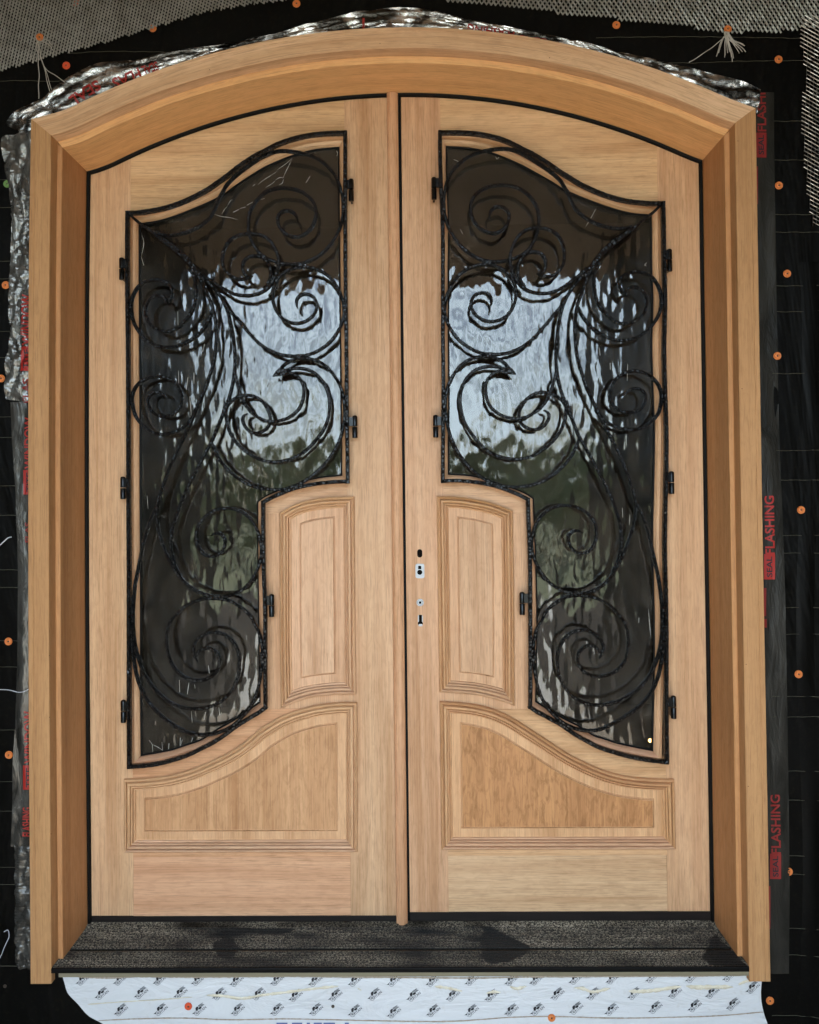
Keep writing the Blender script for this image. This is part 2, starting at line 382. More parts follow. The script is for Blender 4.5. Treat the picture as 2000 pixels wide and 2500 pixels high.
struct('dark_ground_strip', [box(-6, -1.30, -9.5, -3.2, GZ-.1, GZ+.04)], DARKGROUND)  # unseen dark strips, added so the outer lower glass reflects dark
struct('dark_ground_strip', [box(1.15, 6, -9.5, -3.2, GZ-.1, GZ+.04)], DARKGROUND)
t = NT('dirty_porch_slab'); v = t.obj()
SLAB = t.done(t.pbr(t.mix(t.noise(v, 4, 6, .7), (.36, .31, .25), (.52, .46, .38)), .9))
struct('porch_floor', [box(-1.45, 1.45, -3.1, -.26, GZ-.2, -.27)], SLAB)
t = NT('brown_soffit_boards'); v = t.obj()
SOFF = t.done(t.pbr(t.mix(t.noise(t.vmul(v, (30, 1, 1)), 1, 4), (.26, .165, .10), (.40, .27, .175)), .75))
struct('porch_ceiling', [box(-1.6, 1.6, -3.05, -.1, 2.70, 3.0)], SOFF)
struct('porch_side_wall', [box(-1.6, -1.30, -3.0, -.16, GZ-.1, 2.70)], WRAP)
struct('porch_side_wall', [box(1.25, 1.6, -3.0, -.16, GZ-.1, 2.70)], WRAP)
struct('house_front_wall', [box(-7, -1.6, -3.05, -.16, GZ-.1, 5), box(1.6, 7, -3.05, -.16, GZ-.1, 5), box(-1.6, 1.6, -3.05, -.1, 3.0, 5)], WRAP)
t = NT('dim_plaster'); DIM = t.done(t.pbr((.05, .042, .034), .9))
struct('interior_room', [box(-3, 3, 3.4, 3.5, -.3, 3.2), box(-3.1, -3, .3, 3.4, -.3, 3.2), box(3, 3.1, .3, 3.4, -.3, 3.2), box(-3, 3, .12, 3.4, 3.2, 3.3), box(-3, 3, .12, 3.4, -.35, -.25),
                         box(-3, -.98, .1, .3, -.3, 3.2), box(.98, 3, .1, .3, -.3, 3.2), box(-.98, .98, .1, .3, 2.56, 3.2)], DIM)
t = NT('tree_leaves'); v = t.obj(); oi = t.n('ShaderNodeObjectInfo')
LEAF = t.done(t.pbr(t.mix(t.noise(v, 3, 4, .7), (.11, .14, .07), (.30, .33, .19)), .6))
t = NT('tree_bark'); BARK = t.done(t.pbr((.09, .065, .045), .9))
def tree(x, y, h, w, label):
    e = empty('tree', (x, y, GZ), label, 'tree', 'trees across the lawn, seen in the door glass')
    V, F = tube([(0, 0, 0), (.05, .02, h*.3), (-.03, 0, h*.62)], .14, seg=7, taper=True); link('trunk', mesh('trunk', V, F), BARK, e)
    V, F = [], []
    cl = [(random.gauss(0, w*.32), random.gauss(0, w*.3), h*(.3+.62*random.random()), .25+.3*random.random()) for _ in range(34)]
    for cx, cy, cz, cr in cl:
        for _ in range(70):
            d = Vector((random.gauss(0, 1), random.gauss(0, 1), random.gauss(0, .8))).normalized()*cr*w*.5*random.random()**.4
            p = Vector((cx, cy, max(.15, cz)))+d; a = Vector([random.gauss(0, 1) for _ in range(3)]).normalized(); b = a.orthogonal().normalized(); s = .10+.08*random.random()
            k = len(V); V += [p-a*s, p+b*s*.5, p+a*s, p-b*s*.5]; F.append((k, k+1, k+2, k+3))
    link('crown', mesh('crown', V, F), LEAF, e)
tl = [(-9, -17, 2.9, 3.6), (-5.6, -19, 2.7, 3.4), (-2.4, -16.5, 2.5, 3.2), (.4, -18.5, 2.75, 3.3), (3.2, -17, 2.4, 3.3), (6.2, -19.5, 3.0, 3.6), (9.6, -18, 3.1, 3.6)]
names = ['leftmost bushy tree beyond the lawn, mirrored faintly in the glass', 'second bushy tree from the left beyond the lawn', 'bushy tree left of the path end, mirrored in the glass', 'bushy tree straight behind the path, mirrored in the glass', 'lowest bushy tree right of the path end', 'second bushy tree from the right beyond the lawn', 'tall rightmost bushy tree beyond the lawn']
for (x, y, h, w), nm in zip(tl, names): tree(x, y, h, w, nm)

# ------------------------------------------------------------------ opening outline, jamb and casing
YS, YC = -.176, -.218           # strip plane, casing face plane
dl = crom([(217, 2258), (212, 1700), (210, 1150), (211, 700), (214.5, 421)], 60)
darc_px = [(214.5, 421), (319, 383), (410, 344), (500, 309), (572, 286), (645, 268), (790, 242), (943, 229), (1000, 229), (1145, 236), (1290, 258), (1435, 291), (1500, 311), (1587, 343), (1713, 394)]
da = crom(darc_px, 14)
dr = crom([(1713, 394), (1719, 800), (1727, 1320), (1735, 1800), (1742, 2251)], 60)
D0 = UU(dl[:-1]+da+dr[1:], 0.0); iA, iB = len(dl)-1, len(dl)-1+len(da)-1
# smooth the arch with a circle fit so that it reads as one clean bend
A_ = np.array(D0[iA:iB+1]); M = np.c_[2*A_, np.ones(len(A_))]; s_ = np.linalg.lstsq(M, (A_**2).sum(1), rcond=None)[0]
cxz = s_[:2]; rad = math.sqrt(s_[2]+cxz@cxz)
for k in range(iA, iB+1):
    p = np.array(D0[k]); dvec = p-cxz; q = cxz+dvec/np.linalg.norm(dvec)*rad; wgt = min(1, min(k-iA, iB-k)/6); D0[k] = tuple(p*(1-wgt)+q*wgt)
def seg_d(side, arch): return [side if (i < iA or i >= iB) else arch for i in range(len(D0)-1)]
def off_open(side, arch): return offset(D0, seg_d(side, arch), closed=False)      # + = left of travel = outwards (path goes up the left, over, down the right)
frame = empty('entry_frame', (0, 0, 0), 'arched natural wood door frame with moulded casing around both doors', 'door frame')
def frame_piece(name, prof, i0, i1, tint, mat=FRAMEW, smooth=30, zmin=None):
    """prof: list of (side offset, arch offset, y)"""
    rings = [off_open(a, b) for a, b, y in prof]; V, g = [], []; m = len(prof); L = 0; pl = [0]
    for a, b in zip(prof[:-1], prof[1:]): pl.append(pl[-1]+math.hypot(a[0]-b[0], a[2]-b[2]))
    for k in range(i0, i1+1):
        if k > i0: L += math.dist(D0[k], D0[k-1])
        for j in range(m):
            V.append((rings[j][k][0], prof[j][2], rings[j][k][1])); g.append((L, pl[j], 0))
    if zmin is not None:
        for kk in ([0] if i0 == 0 else [i1-i0]):
            for j in range(m): v = V[kk*m+j]; V[kk*m+j] = (v[0], v[1], zmin)
    F = [(k*m+j, (k+1)*m+j, (k+1)*m+j+1, k*m+j+1) for k in range(i1-i0) for j in range(m-1)]
    F += [tuple(range(m)), tuple((i1-i0)*m+j for j in reversed(range(m)))]
    return link(name, mesh(name, V, F, g, smooth), mat, frame, tint)
N = len(D0)-1
JP = [(0, 0, .05), (0, 0, YS+.002), (.0012, .0012, YS), (.0135, .019, YS), (.03, .03, YS), (.03, .03, .05)]
CP = [(.0135, .019, YS+.03), (.0135, .019, YC+.0015), (.015, .0205, YC), (.0555, .063, YC), (.0562, .0637, YC+.0012), (.0569, .0644, YC), (.069, .0755, YC), (.070, .0765, YC+.001), (.070, .0765, -.158), (.02, .024, -.158)]
frame_piece('jamb', JP, 0, iA, (.80, .72, .66)); frame_piece('jamb', JP, iB, N, (.82, .74, .66)); frame_piece('jamb', JP, iA, iB, (1.22, 1.22, 1.15))  # side jambs tinted darker, arch jamb lighter: fall of light put into the colour
frame_piece('casing', CP, 0, iA, (.77, .73, .68), zmin=-.042); frame_piece('casing', CP, iB, N, (.77, .73, .68), zmin=-.040); frame_piece('casing', CP, iA, iB, (1.14, 1.15, 1.14), mat=WOOD)  # side casing tint darkened for edge falloff as well as darker wood
GP = [(0.0006, .0006, -.008), (-.003, -.003, -.011), (-.0075, -.0075, -.009), (-.0092, -.0092, -.004), (-.0092, -.0092, .04)]
for a, b in ((0, iA), (iA, iB), (iB, N)): frame_piece('weatherstrip', GP, a, b, (1, 1, 1), RUB)
# small nail holes on the casing
for px, py in ((121, 1163-190), (121, 1600), (121, 1751), (125, 2036), (1802, 344), (1812, 949), (1822, 1622), (1827, 1920), (1342, 141), (512, 170), (928, 106)):
    x, z = U(px, py, YC); V = [(x+.0013*math.cos(a), YC-.0004, z+.0010*math.sin(a)) for a in np.linspace(0, 2*math.pi, 9)[:-1]]+[(x, YC-.0006, z)]
    link('nail_hole', mesh('nail_hole', V, [(i, 8, (i+1) % 8) for i in range(8)]), HOLE, frame)

# ------------------------------------------------------------------ traced outlines, left door, in pixels of the 2000 x 2500 frame
REG = {'A': (270, 300, 4.3125), 'B': (500, 300, 4.3125), 'C': (270, 650, 4.3125), 'D': (500, 650, 4.3125), 'E': (270, 850, 4.3125), 'F': (500, 850, 4.3125),
       'G': (270, 1150, 4.3125), 'H': (270, 1500, 4.3125), 'RA': (1050, 300, 4.3125), 'RB': (1280, 450, 4.3125), 'RC': (1050, 650, 4.3125), 'RD': (1280, 800, 4.3125),
       'RE': (1050, 900, 4.3125), 'RF': (1260, 1180, 4.3125), 'RG': (1260, 1500, 4.3125), 'J': (600, 1150, 3.45), 'K': (200, 1600, 3.45), 'L': (600, 1600, 3.45), 'M': (1050, 1600, 3.45), 'N': (1000, 1150, 3.45)}
def T(s):
    """'A 1,2 3,4 B 5,6' -> pixel list"""
    out = []; r = None
    for w in s.split():
        if w in REG: r = REG[w]
        else:
            a, b = w.split(','); out.append((r[0]+float(a)/r[2], r[1]+float(b)/r[2]))
    return out
GL_TOP = T('A 300,1060 500,1030 700,970 900,890 1060,820 1200,745 1300,670 1420,590 1560,500 B 650,455 750,410 900,350 1050,305 1200,275 1420,255')
GL_R = T('B 1420,255 D 1430,0 1442,1000 F 1447,800 1450,1345'); GL_S = T('F 1450,1345 1200,1372 1050,1410 900,1465 720,1530 630,1575 570,1620')
GL_V = T('F 570,1620 G 1560,400 1563,1000 1570,1500 H 1577,500 1585,925'); GL_B = T('H 1585,925 1520,970 1440,1030 1350,1090 1250,1150 1150,1205 1050,1270 950,1330 800,1380 650,1430 500,1460 320,1490')
GL_L = T('H 320,1490 315,900 G 312,1000 310,300 C 305,1000 300,100 A 300,1060')
# upper panel (outer edge of moulding) and lower panel
UP = [T('J 285,350 400,285 500,250 620,228 740,217 915,215'), T('J 915,215 L 925,0 930,328'), T('L 930,328 780,328 640,340 520,360 400,400 298,445'), T('L 298,445 290,0 J 285,350')]
LP = [T('K 355,1045 450,1042 600,1032 760,1008 880,975 1000,930 1130,872 1250,810 1380,722 L 100,635 200,570 300,515 400,475 500,445 600,422 700,408 800,400 938,398'), T('L 938,398 942,1655'), T('L 942,1655 K 355,1660'), T('K 355,1660 355,1045')]

SCR = [  # name, trace, width scale list (start, end), taper start, taper end
 ('stem', 'A 195,950 230,990 290,1040 350,1080 420,1130 480,1180 560,1235 640,1290 720,1355 790,1420 850,1490 900,1550 C 940,90 980,145', [(0, .8), (.3, 1.0), (.42, 1.6), (.55, 1.9), (.7, 1.8), (.85, 1.5), (1, 1.0)]),
 ('s1', 'A 500,1155 560,1168 620,1172 700,1162 800,1137 900,1090 980,1035 1040,980 1090,890 1120,810 1160,740 1210,650 B 260,600 330,535 400,480 470,430 550,375 620,335 700,300 780,283 860,283 950,293 1040,310 1130,335 1200,370 1260,415 1320,475 1360,525 1390,580 1415,640 1432,700 1447,780 1457,860 1457,930 1445,1010 1425,1090 1390,1170 1340,1250 1280,1320 1210,1380 1130,1430 1040,1465 950,1480 860,1478 780,1465 700,1440 620,1400 560,1350 510,1280 475,1200 455,1110 455,1020 465,940 495,870 540,800 600,740 660,700 730,680 800,672 880,675 950,690 1020,715 1080,755 1130,805 1158,860 1170,930 1160,1000 1135,1070 1090,1130 1030,1170 960,1190 890,1180 830,1145 785,1090 765,1035 765,980 790,940 830,915 880,912 925,930 955,960 970,1000 975,1040', None),
 ('s2', 'C 950,60 1000,110 1060,150 1120,190 1200,240 1300,287 1400,303 D 500,298 580,275 640,240 690,190 720,140 750,80 B 768,1515 775,1450 762,1380 735,1310 690,1240 630,1192 560,1167 480,1160 400,1165 320,1190 250,1240 205,1310 182,1385 180,1460 200,1530 250,1590 310,1627 380,1641 440,1630 500,1602', None),
 ('s2b', 'B 455,1622 420,1590 397,1545 390,1490 408,1440 450,1405 515,1392 585,1400 640,1437 676,1490 690,1550 688,1610 672,1660 D 650,190 618,232', None),
 ('s3', 'D 190,370 240,440 290,500 350,570 410,640 480,720 550,790 620,845 700,890 790,925 880,940 970,943 1060,935 1150,905 1240,855 1320,790 1390,700 1440,600 1465,500 1460,410 1440,315 1400,230 1350,150 1280,80 1200,35 1110,8 1020,0 930,15 850,50 790,100 740,170 715,240 710,320 725,400 760,480 810,540 880,580 960,597 1040,582 1110,540 1160,480 1180,410 1165,350 1120,303 1060,287 1000,302 965,350 963,400 975,440', None),
 ('c', 'C 980,110 1040,180 1100,240 1150,310 1200,400 1230,490 1255,580 1275,680 1290,780 1300,880 1304,980 1300,1080 1288,1180 1270,1270 1245,1370 1210,1470 1170,1570 E 1130,800 1060,970 1000,1080 950,1180 890,1290 840,1390 790,1490 750,1590 G 790,210 740,310 700,420 665,520 640,620 628,720 625,820 640,920 680,1030 725,1110', None),
 ('d', 'C 1297,1080 1310,1160 1335,1250 D 370,1350 395,1410 440,1480 500,1550 570,1595 640,1625 720,1632 800,1620 880,1590 950,1540 1000,1480 1030,1400 1042,1310 1030,1240 1000,1185 950,1140 880,1117 840,1115', None),
 ('s4o', 'D 780,1095 830,1035 900,990 980,968 1060,963 1140,978 1220,1010 1290,1060 1350,1130 1400,1210 1440,1300 1460,1390 1470,1480 1470,1570 F 1470,700 1460,800 1440,900 1410,980 1360,1080 1300,1170 1220,1260 1130,1340 1030,1410 920,1460 820,1485 720,1490 600,1480 480,1445 380,1395 280,1320 200,1240 140,1160 100,1080 58,990', None),
 ('s4m', 'D 840,1105 880,1080 960,1068 1040,1075 1120,1100 1190,1150 1240,1210 1280,1290 1305,1380 1312,1480 F 1302,705 1280,790 1240,870 1180,950 1110,1030 1030,1100 940,1150 850,1180 750,1195 650,1190 560,1165 470,1115 380,1050 310,970 260,890 233,800 220,720 218,640 240,590 280,550 340,512 400,495 480,495 550,520 610,570 650,630 680,700 685,760 665,820 620,865 560,890 500,890 450,860 410,805 393,745 410,705 450,688', None),
 ('a', 'C 820,20 850,60 880,120 890,200 895,280 885,370 860,450 820,520 760,590 690,650 610,682 530,675 450,640 400,598 370,540 360,470 370,400 400,350 440,315 500,302 550,315 575,350 585,395', None),
 ('a2', 'C 583,385 620,340 640,260 620,200 580,162 520,140 450,132 380,143 310,178 260,235 225,305 208,385 210,460 220,540 250,620 300,700 350,760 430,812 520,842 610,847 700,832 790,795 870,750 940,690 1000,610 1040,530 1068,450', None),
 ('b', 'C 880,30 910,80 950,150 990,240 1030,330 1065,420 1090,520 1105,620 1110,720 1105,820 1095,920 1080,1010 1050,1110 1020,1200 985,1300 940,1400 890,1510 E 830,800 790,890 740,990 690,1090 650,1180 610,1270 G 560,110 520,230 495,320 482,430 485,540 500,640 530,750 570,860 620,960 680,1060 750,1150 840,1230 940,1285 1050,1320 1150,1330 1250,1315 1350,1275 1430,1210 1500,1120 1550,1020 1578,920 1582,820 1570,720 1540,620 1490,530 1420,460 1340,415 1250,393 1170,395 1080,420 1000,470 940,540 905,620 900,700 912,780 950,850 1000,888 1070,900 1130,880 1180,830 1200,770 1195,710 1160,670 1110,655 1050,680', None),
 ('b2', 'G 487,345 450,420 420,490 390,570 360,670 332,770 312,870 292,970 272,1070 252,1170 238,1280 228,1400 224,1500 224,1600 H 226,150 240,300 270,430 310,550 370,680 450,790 540,880 640,950 750,990 860,1005 960,1000 1060,975 1150,930 1230,860 1290,770 1335,660 1350,540 1345,430 1310,340 1260,270 1180,215 1090,195 1010,205 930,245 882,300 863,360 870,430 910,505', None),
 ('s9', 'H 903,440 930,390 990,360 1050,365 1110,410 1140,470 1137,550 1100,620 1040,670 960,700 870,700 780,670 700,610 640,530 600,430 585,330 585,230 600,130 640,50 G 700,1500 760,1440 850,1390 950,1357 1060,1345 1150,1350 1250,1370 1340,1420 1420,1480 1490,1560 H 1500,85 1545,160 1575,240 1590,340 1592,450 1587,560 1572,680 1545,800 1500,920 1440,1020 1370,1100 1280,1180 1180,1235 1080,1265 960,1277 850,1265 740,1225 640,1165 540,1090 450,1005 370,900 310,780 270,660 245,540 230,420 218,300 210,150', None),
 ('s7', 'E 890,665 850,735 800,792 740,842 660,882 560,903 460,892 380,852 310,790 250,710 225,620 213,520 235,435 280,370 350,320 430,295 520,292 600,315 670,365 715,430 740,500 740,570 710,630 650,690 570,715 490,705 420,660 383,590 380,530 410,482 470,460 540,478 580,525', None)]
BORDER = [T('A 172,942 300,935 400,920 520,898 640,865 780,813 900,755 1020,690 1120,620 1220,550 1320,470 1420,398 1520,335 1620,285 B 750,222 850,182 950,152 1050,128 1150,112 1250,103 1350,98 1478,95'),
          T('B 1478,95 D 1480,0 1490,800 F 1497,800 1505,1405'), T('F 1505,1405 1400,1405 1250,1418 1100,1440 1000,1462 900,1490 800,1530 720,1565 612,1622'),
          T('F 612,1622 G 1605,700 1612,1100 1625,1500 H 1625,500 1628,985'), T('H 1628,985 1560,1038 1480,1085 1400,1135 1320,1185 1240,1245 1150,1310 1050,1370 950,1420 850,1470 750,1510 650,1540 550,1568 450,1588 350,1600 190,1611'),
          T('H 190,1611 188,800 G 187,1000 183,300 C 179,1000 170,100 A 172,942')]
WEB = [('D 716,1157 745,1110 785,1072 812,1058 812,1082 855,1078 878,1088 855,1104 885,1112 872,1142 810,1149 760,1153',),
       ('B 960,1480 1055,1477 1035,1500 1030,1520 975,1515 970,1497',), ('B 1440,830 1480,830 1482,960 1440,950',), ('D 1445,395 1488,400 1488,490 1448,470',), ('F 1468,590 1498,560 1500,720 1462,690',),
       ('F 880,1460 1010,1430 1040,1445 960,1478 900,1490',), ('D 960,925 1060,925 1030,955 1040,975 950,975 970,955',), ('C 1160,330 1215,390 1240,440 1215,440 1190,420',), ('F 205,560 245,600 232,640 212,690 180,680',),
       ('H 1575,400 1630,400 1628,520 1575,510',), ('G 1040,1310 1160,1310 1150,1350 1050,1352',)]
HNG = [(857, 461, 1), (866, 1041, 1), (662, 1479, 1), (295, 654, -1), (298, 1191, -1), (299, 1738, -1)]
HNG_R = [(1637, 633, 1), (1642, 1178, 1), (1647, 1728, 1), (1060, 457, -1), (1064, 1040, -1), (1276, 1474, -1)]
# matching points of the left and the right grille (the right one is hand made too and differs a little)
ANCH = '''B 1478,97|RA 105,95;A 172,945|RB 1468,190;H 190,1610|RG 1605,1565;H 1628,985|RG 152,985;F 1505,1405|RE 140,1190;F 612,1620|RE 1035,1375;B 975,1040|RA 625,995;B 960,1190|RA 680,1155;B 800,672|RA 750,645;B 455,1065|RA 1155,990
B 860,283|RA 740,255;B 1457,900|RA 150,880;B 180,1420|RA 1405,1360;B 500,1600|RA 1135,1580;B 1000,1490|RA 600,1462;D 975,440|RC 635,430;D 960,597|RC 650,570;D 980,943|RC 640,925;D 1465,440|RC 158,430;D 716,1155|RC 905,1135
D 1042,1310|RC 592,1300;D 740,1630|RC 870,1605;D 1312,1480|RC 320,1400;F 750,1195|RE 900,955;F 720,1490|RE 920,1245;F 58,990|RE 1580,720;F 450,495|RE 1175,230;F 450,690|RE 1215,430;F 530,893|RE 1110,640;F 228,620|RE 1440,400
C 1298,1110|RC 1345,1110;C 1215,420|RC 1395,385;C 1440,303|RC 1180,280;C 208,400|RB 1455,1200;C 450,132|RB 1180,905;C 583,385|RB 1085,1160;C 600,683|RB 1070,1465;C 600,847|RB 1000,1640;C 1066,450|RB 575,1310;C 360,470|RB 1300,1220
E 213,530|RD 1455,720;E 480,292|RD 1180,445;E 580,525|RD 1075,710;E 560,903|RD 1120,1065;E 870,705|RD 772,900;E 545,715|RD 1130,885;C 1110,720|RB 545,1500;G 482,365|RF 1272,210;G 228,1400|RF 1545,1250;G 1050,680|RF 715,530
G 1210,393|RF 530,235;G 1582,830|RF 170,640;G 1150,1330|RF 640,1155;G 625,780|RF 1112,560;G 1070,900|RF 690,745;G 1080,1345|RF 680,1195;H 585,280|RG 1185,330;H 900,702|RG 880,645;H 910,500|RG 885,460;H 1090,195|RG 720,170
H 1350,540|RG 440,520;H 860,1005|RG 870,965;H 1592,450|RG 185,420;H 960,1277|RG 880,1250;A 640,1290|RB 1000,570;A 530,1165|RB 1110,450;A 1420,398|RA 1180,378;A 780,813|RB 830,95;H 850,1470|RG 800,1375;F 1000,1462|RE 600,1215'''
pairs = []
for s in ANCH.replace('\n', ';').split(';'):
    a, b = s.split('|'); pairs.append((T(a)[0], T(b)[0]))
XM = 1960.0
SRC = np.array([(XM-a[0], a[1]) for a, b in pairs]); DST = np.array([b for a, b in pairs])
def tps_fit(S, Dt, lam=.02):
    n = len(S); s = S/500.0
    r2 = ((s[:, None]-s[None])**2).sum(-1); K = r2*np.log(r2+1e-12)/2+np.eye(n)*lam
    P = np.c_[np.ones(n), s]; A = np.block([[K, P], [P.T, np.zeros((3, 3))]])
    return np.linalg.solve(A, np.r_[Dt, np.zeros((3, 2))])
TW = tps_fit(SRC, DST)
def warp(pts):
    s = np.array([(XM-a, b) for a, b in pts])/500.0; c = SRC/500.0
    r2 = ((s[:, None]-c[None])**2).sum(-1); K = r2*np.log(r2+1e-12)/2
    return [tuple(v) for v in K@TW[:-3]+np.c_[np.ones(len(s)), s]@TW[-3:]]

# ------------------------------------------------------------------ wrought iron bars
YI = -.045
def bar_mesh(px, width=.0100, depth=.012, yf=YI, wprof=None, step=.0055, tip0=False, tip1=False, closed=False, seed=0, miter=None):
    pts = UU(px, YI); rr = random.Random(seed)
    # resample by length
    P = np.array(pts); L = np.r_[0, np.cumsum(np.linalg.norm(np.diff(P, axis=0), axis=1))]; n = max(4, int(L[-1]/step))
    s = np.linspace(0, L[-1], n+1); Q = np.c_[np.interp(s, L, P[:, 0]), np.interp(s, L, P[:, 1])]
    V, F = [], []; m = 6
    for i in range(n+1):
        tv = Q[min(i+1, n)]-Q[max(i-1, 0)]; tv /= np.linalg.norm(tv); nv = np.array([-tv[1], tv[0]])
        w = width*(1+rr.uniform(-.04, .04)); u = i/n
        if wprof: w *= float(np.interp(u, [a for a, b in wprof], [b for a, b in wprof]))
        if tip0: w *= min(1, .3+u*L[-1]/.03)
        if tip1: w *= min(1, .3+(1-u)*L[-1]/.03)
        b = .0022; dz = rr.uniform(-.0006, .0006); h = w/2
        for (sx, yy) in ((-h, yf+depth), (-h, yf+b), (-h+b, yf), (h-b, yf), (h, yf+b), (h, yf+depth)):
            j = rr.uniform(-.00022, .00022); p = Q[i]+nv*(sx+j); V.append((p[0], yy+dz*(.6 if yy < yf+.005 else 0), p[1]))
    for i in range(n):
        for k in range(m): F.append((i*m+k, i*m+(k+1) % m, (i+1)*m+(k+1) % m, (i+1)*m+k))
    F.append(tuple(reversed(range(m)))); F.append(tuple(n*m+k for k in range(m)))
    return V, F

def hinge(px, py, side, parent):
    x, z = U(px, py, -.040); yc = -.032; r = .0078
    def cyl(z0, z1, rad, dome):
        V, F = [], []; prof = [(z0, rad*.8), (z0+.001, rad), (z1-.001-(.004 if dome else 0), rad), (z1-(.0015 if dome else 0), rad*(.75 if dome else .9)), (z1, rad*.3)]
        for zz, q in prof:
            for k in range(14): a = 2*math.pi*k/14; V.append((x+q*math.cos(a), yc+q*math.sin(a), zz))
        for i in range(4):
            for k in range(14): F.append((i*14+k, i*14+(k+1) % 14, (i+1)*14+(k+1) % 14, (i+1)*14+k))
        F.append(tuple(reversed(range(14)))); F.append(tuple(56+k for k in range(14))); return V, F
    V, F = join([cyl(z-.0335, z-.001, r, False), cyl(z+.001, z+.0335, r, True)])
    me = mesh('hinge', V, F, smooth=40); h = link('hinge', me, BLK, parent)
    V, F = join([box(x-side*.021, x, yc-.006, yc+.002, z+.002, z+.028), box(x-.003, x+.003, yc+.004, -.0005, z-.031, z-.003)]) if side > 0 else join([box(x, x-side*.021, yc-.006, yc+.002, z+.002, z+.028), box(x-.003, x+.003, yc+.004, -.0005, z-.031, z-.003)])
    link('hinge', mesh('hinge', V, F), BLK, parent)
    return h

def grille(parent, right):
    f = warp if right else (lambda p: p)
    parts = []
    for k, s in enumerate(BORDER):
        px = f(crom(s, 6)); e = 4.0
        a = np.array(px[0]); b = np.array(px[1]); px[0] = tuple(a-(b-a)/np.linalg.norm(b-a)*e); a = np.array(px[-1]); b = np.array(px[-2]); px.append(tuple(a-(b-a)/np.linalg.norm(b-a)*e))
        parts.append(bar_mesh(px, .0114, .016, YI-.0009*(k % 2)-.0004, seed=k+50*right))
    V, F = join(parts); g = link('iron_grille', mesh('iron_grille', V, F), IRON, parent)
    for k, (nm, tr, wp) in enumerate(SCR):
        px = f(crom(T(tr), 5))
        if right: px = px
        V, F = bar_mesh(px, .0093, .0115, YI+.0005+.00055*((k*5) % 9), wp, seed=100+k+37*right, tip0=nm in ('b2x',), tip1=nm in ('s1', 's3', 'b', 'b2', 's7', 's4m', 's2'))
        link('stem' if nm in ('stem', 'c', 'b2') else 'scroll', mesh('scroll', V, F), IRON, g)
    for k, (w,) in enumerate(WEB):
        px = f(T(w)); V, F, _ = prism(UU(px, YI), YI-.0016-.0002*(k % 3), YI+.010, shrink=-.0004, cham=.0012); link('leaf_tip' if k == 0 else 'weld', mesh('weld', V, F), IRON, g)
    for a in (HNG_R if right else HNG): hinge(*a, g)
    return g

# ------------------------------------------------------------------ a door leaf
YG = .012
BEAD = [(0, .018), (0, .006), (-.0022, .002), (-.0035, .0015), (-.0045, -.0015), (-.009, -.0048), (-.0135, -.0058), (-.0155, -.0045), (-.0165, -.0025), (-.0195, -.0022), (-.0225, -.001), (-.0235, .0015)]
MOULD = [(0, .001), (0, -.0095), (.0015, -.0125), (.0045, -.0145), (.0070, -.0125), (.0078, -.0050), (.0096, -.0048), (.0106, -.0125), (.0130, -.0158), (.0165, -.0160), (.0192, -.0135), (.0200, -.0060), (.0218, -.0058), (.0228, -.0110), (.0250, -.0112), (.0264, -.0072), (.0272, -.0022), (.0288, -.0022), (.0298, -.0065), (.0325, -.0060), (.0338, -.0018), (.0345, -.0004)]
def panel(parent, segs, yb, tints, ftint, fmat, mw=1.0, margin=.024):
    ol = Outline([UU(crom(s, 8), yb-.008) for s in segs])
    prof = [(a*mw, b) for a, b in MOULD]
    p = empty_part = board('panel', ol.off(.030*mw), -.0016, -.0003, WOOD, parent, 'v', tints[-1], cham=.0001)
    strips('moulding', ol, None, prof, WOOD, parent, tints)
    fo = .0345*mw+margin
    V, F, g = sweep(ol, [(a+fo, b) for a, b in [(0, -.0014), (.0003, -.0034), (.0018, -.0044), (.0024, -.0012), (.0036, -.0012), (.0040, -.0056), (.0052, -.0066), (.0060, -.0060)]])
    g = [(v[2], v[0], v[1]) for v in V]
    link('panel_bevel', mesh('panel_bevel', V, F, g, 30), WOOD, p, tints[-1])
    board('raised_field', ol.off(fo+.0057), -.0062, -.0017, fmat, p, 'v', ftint, cham=.0004)

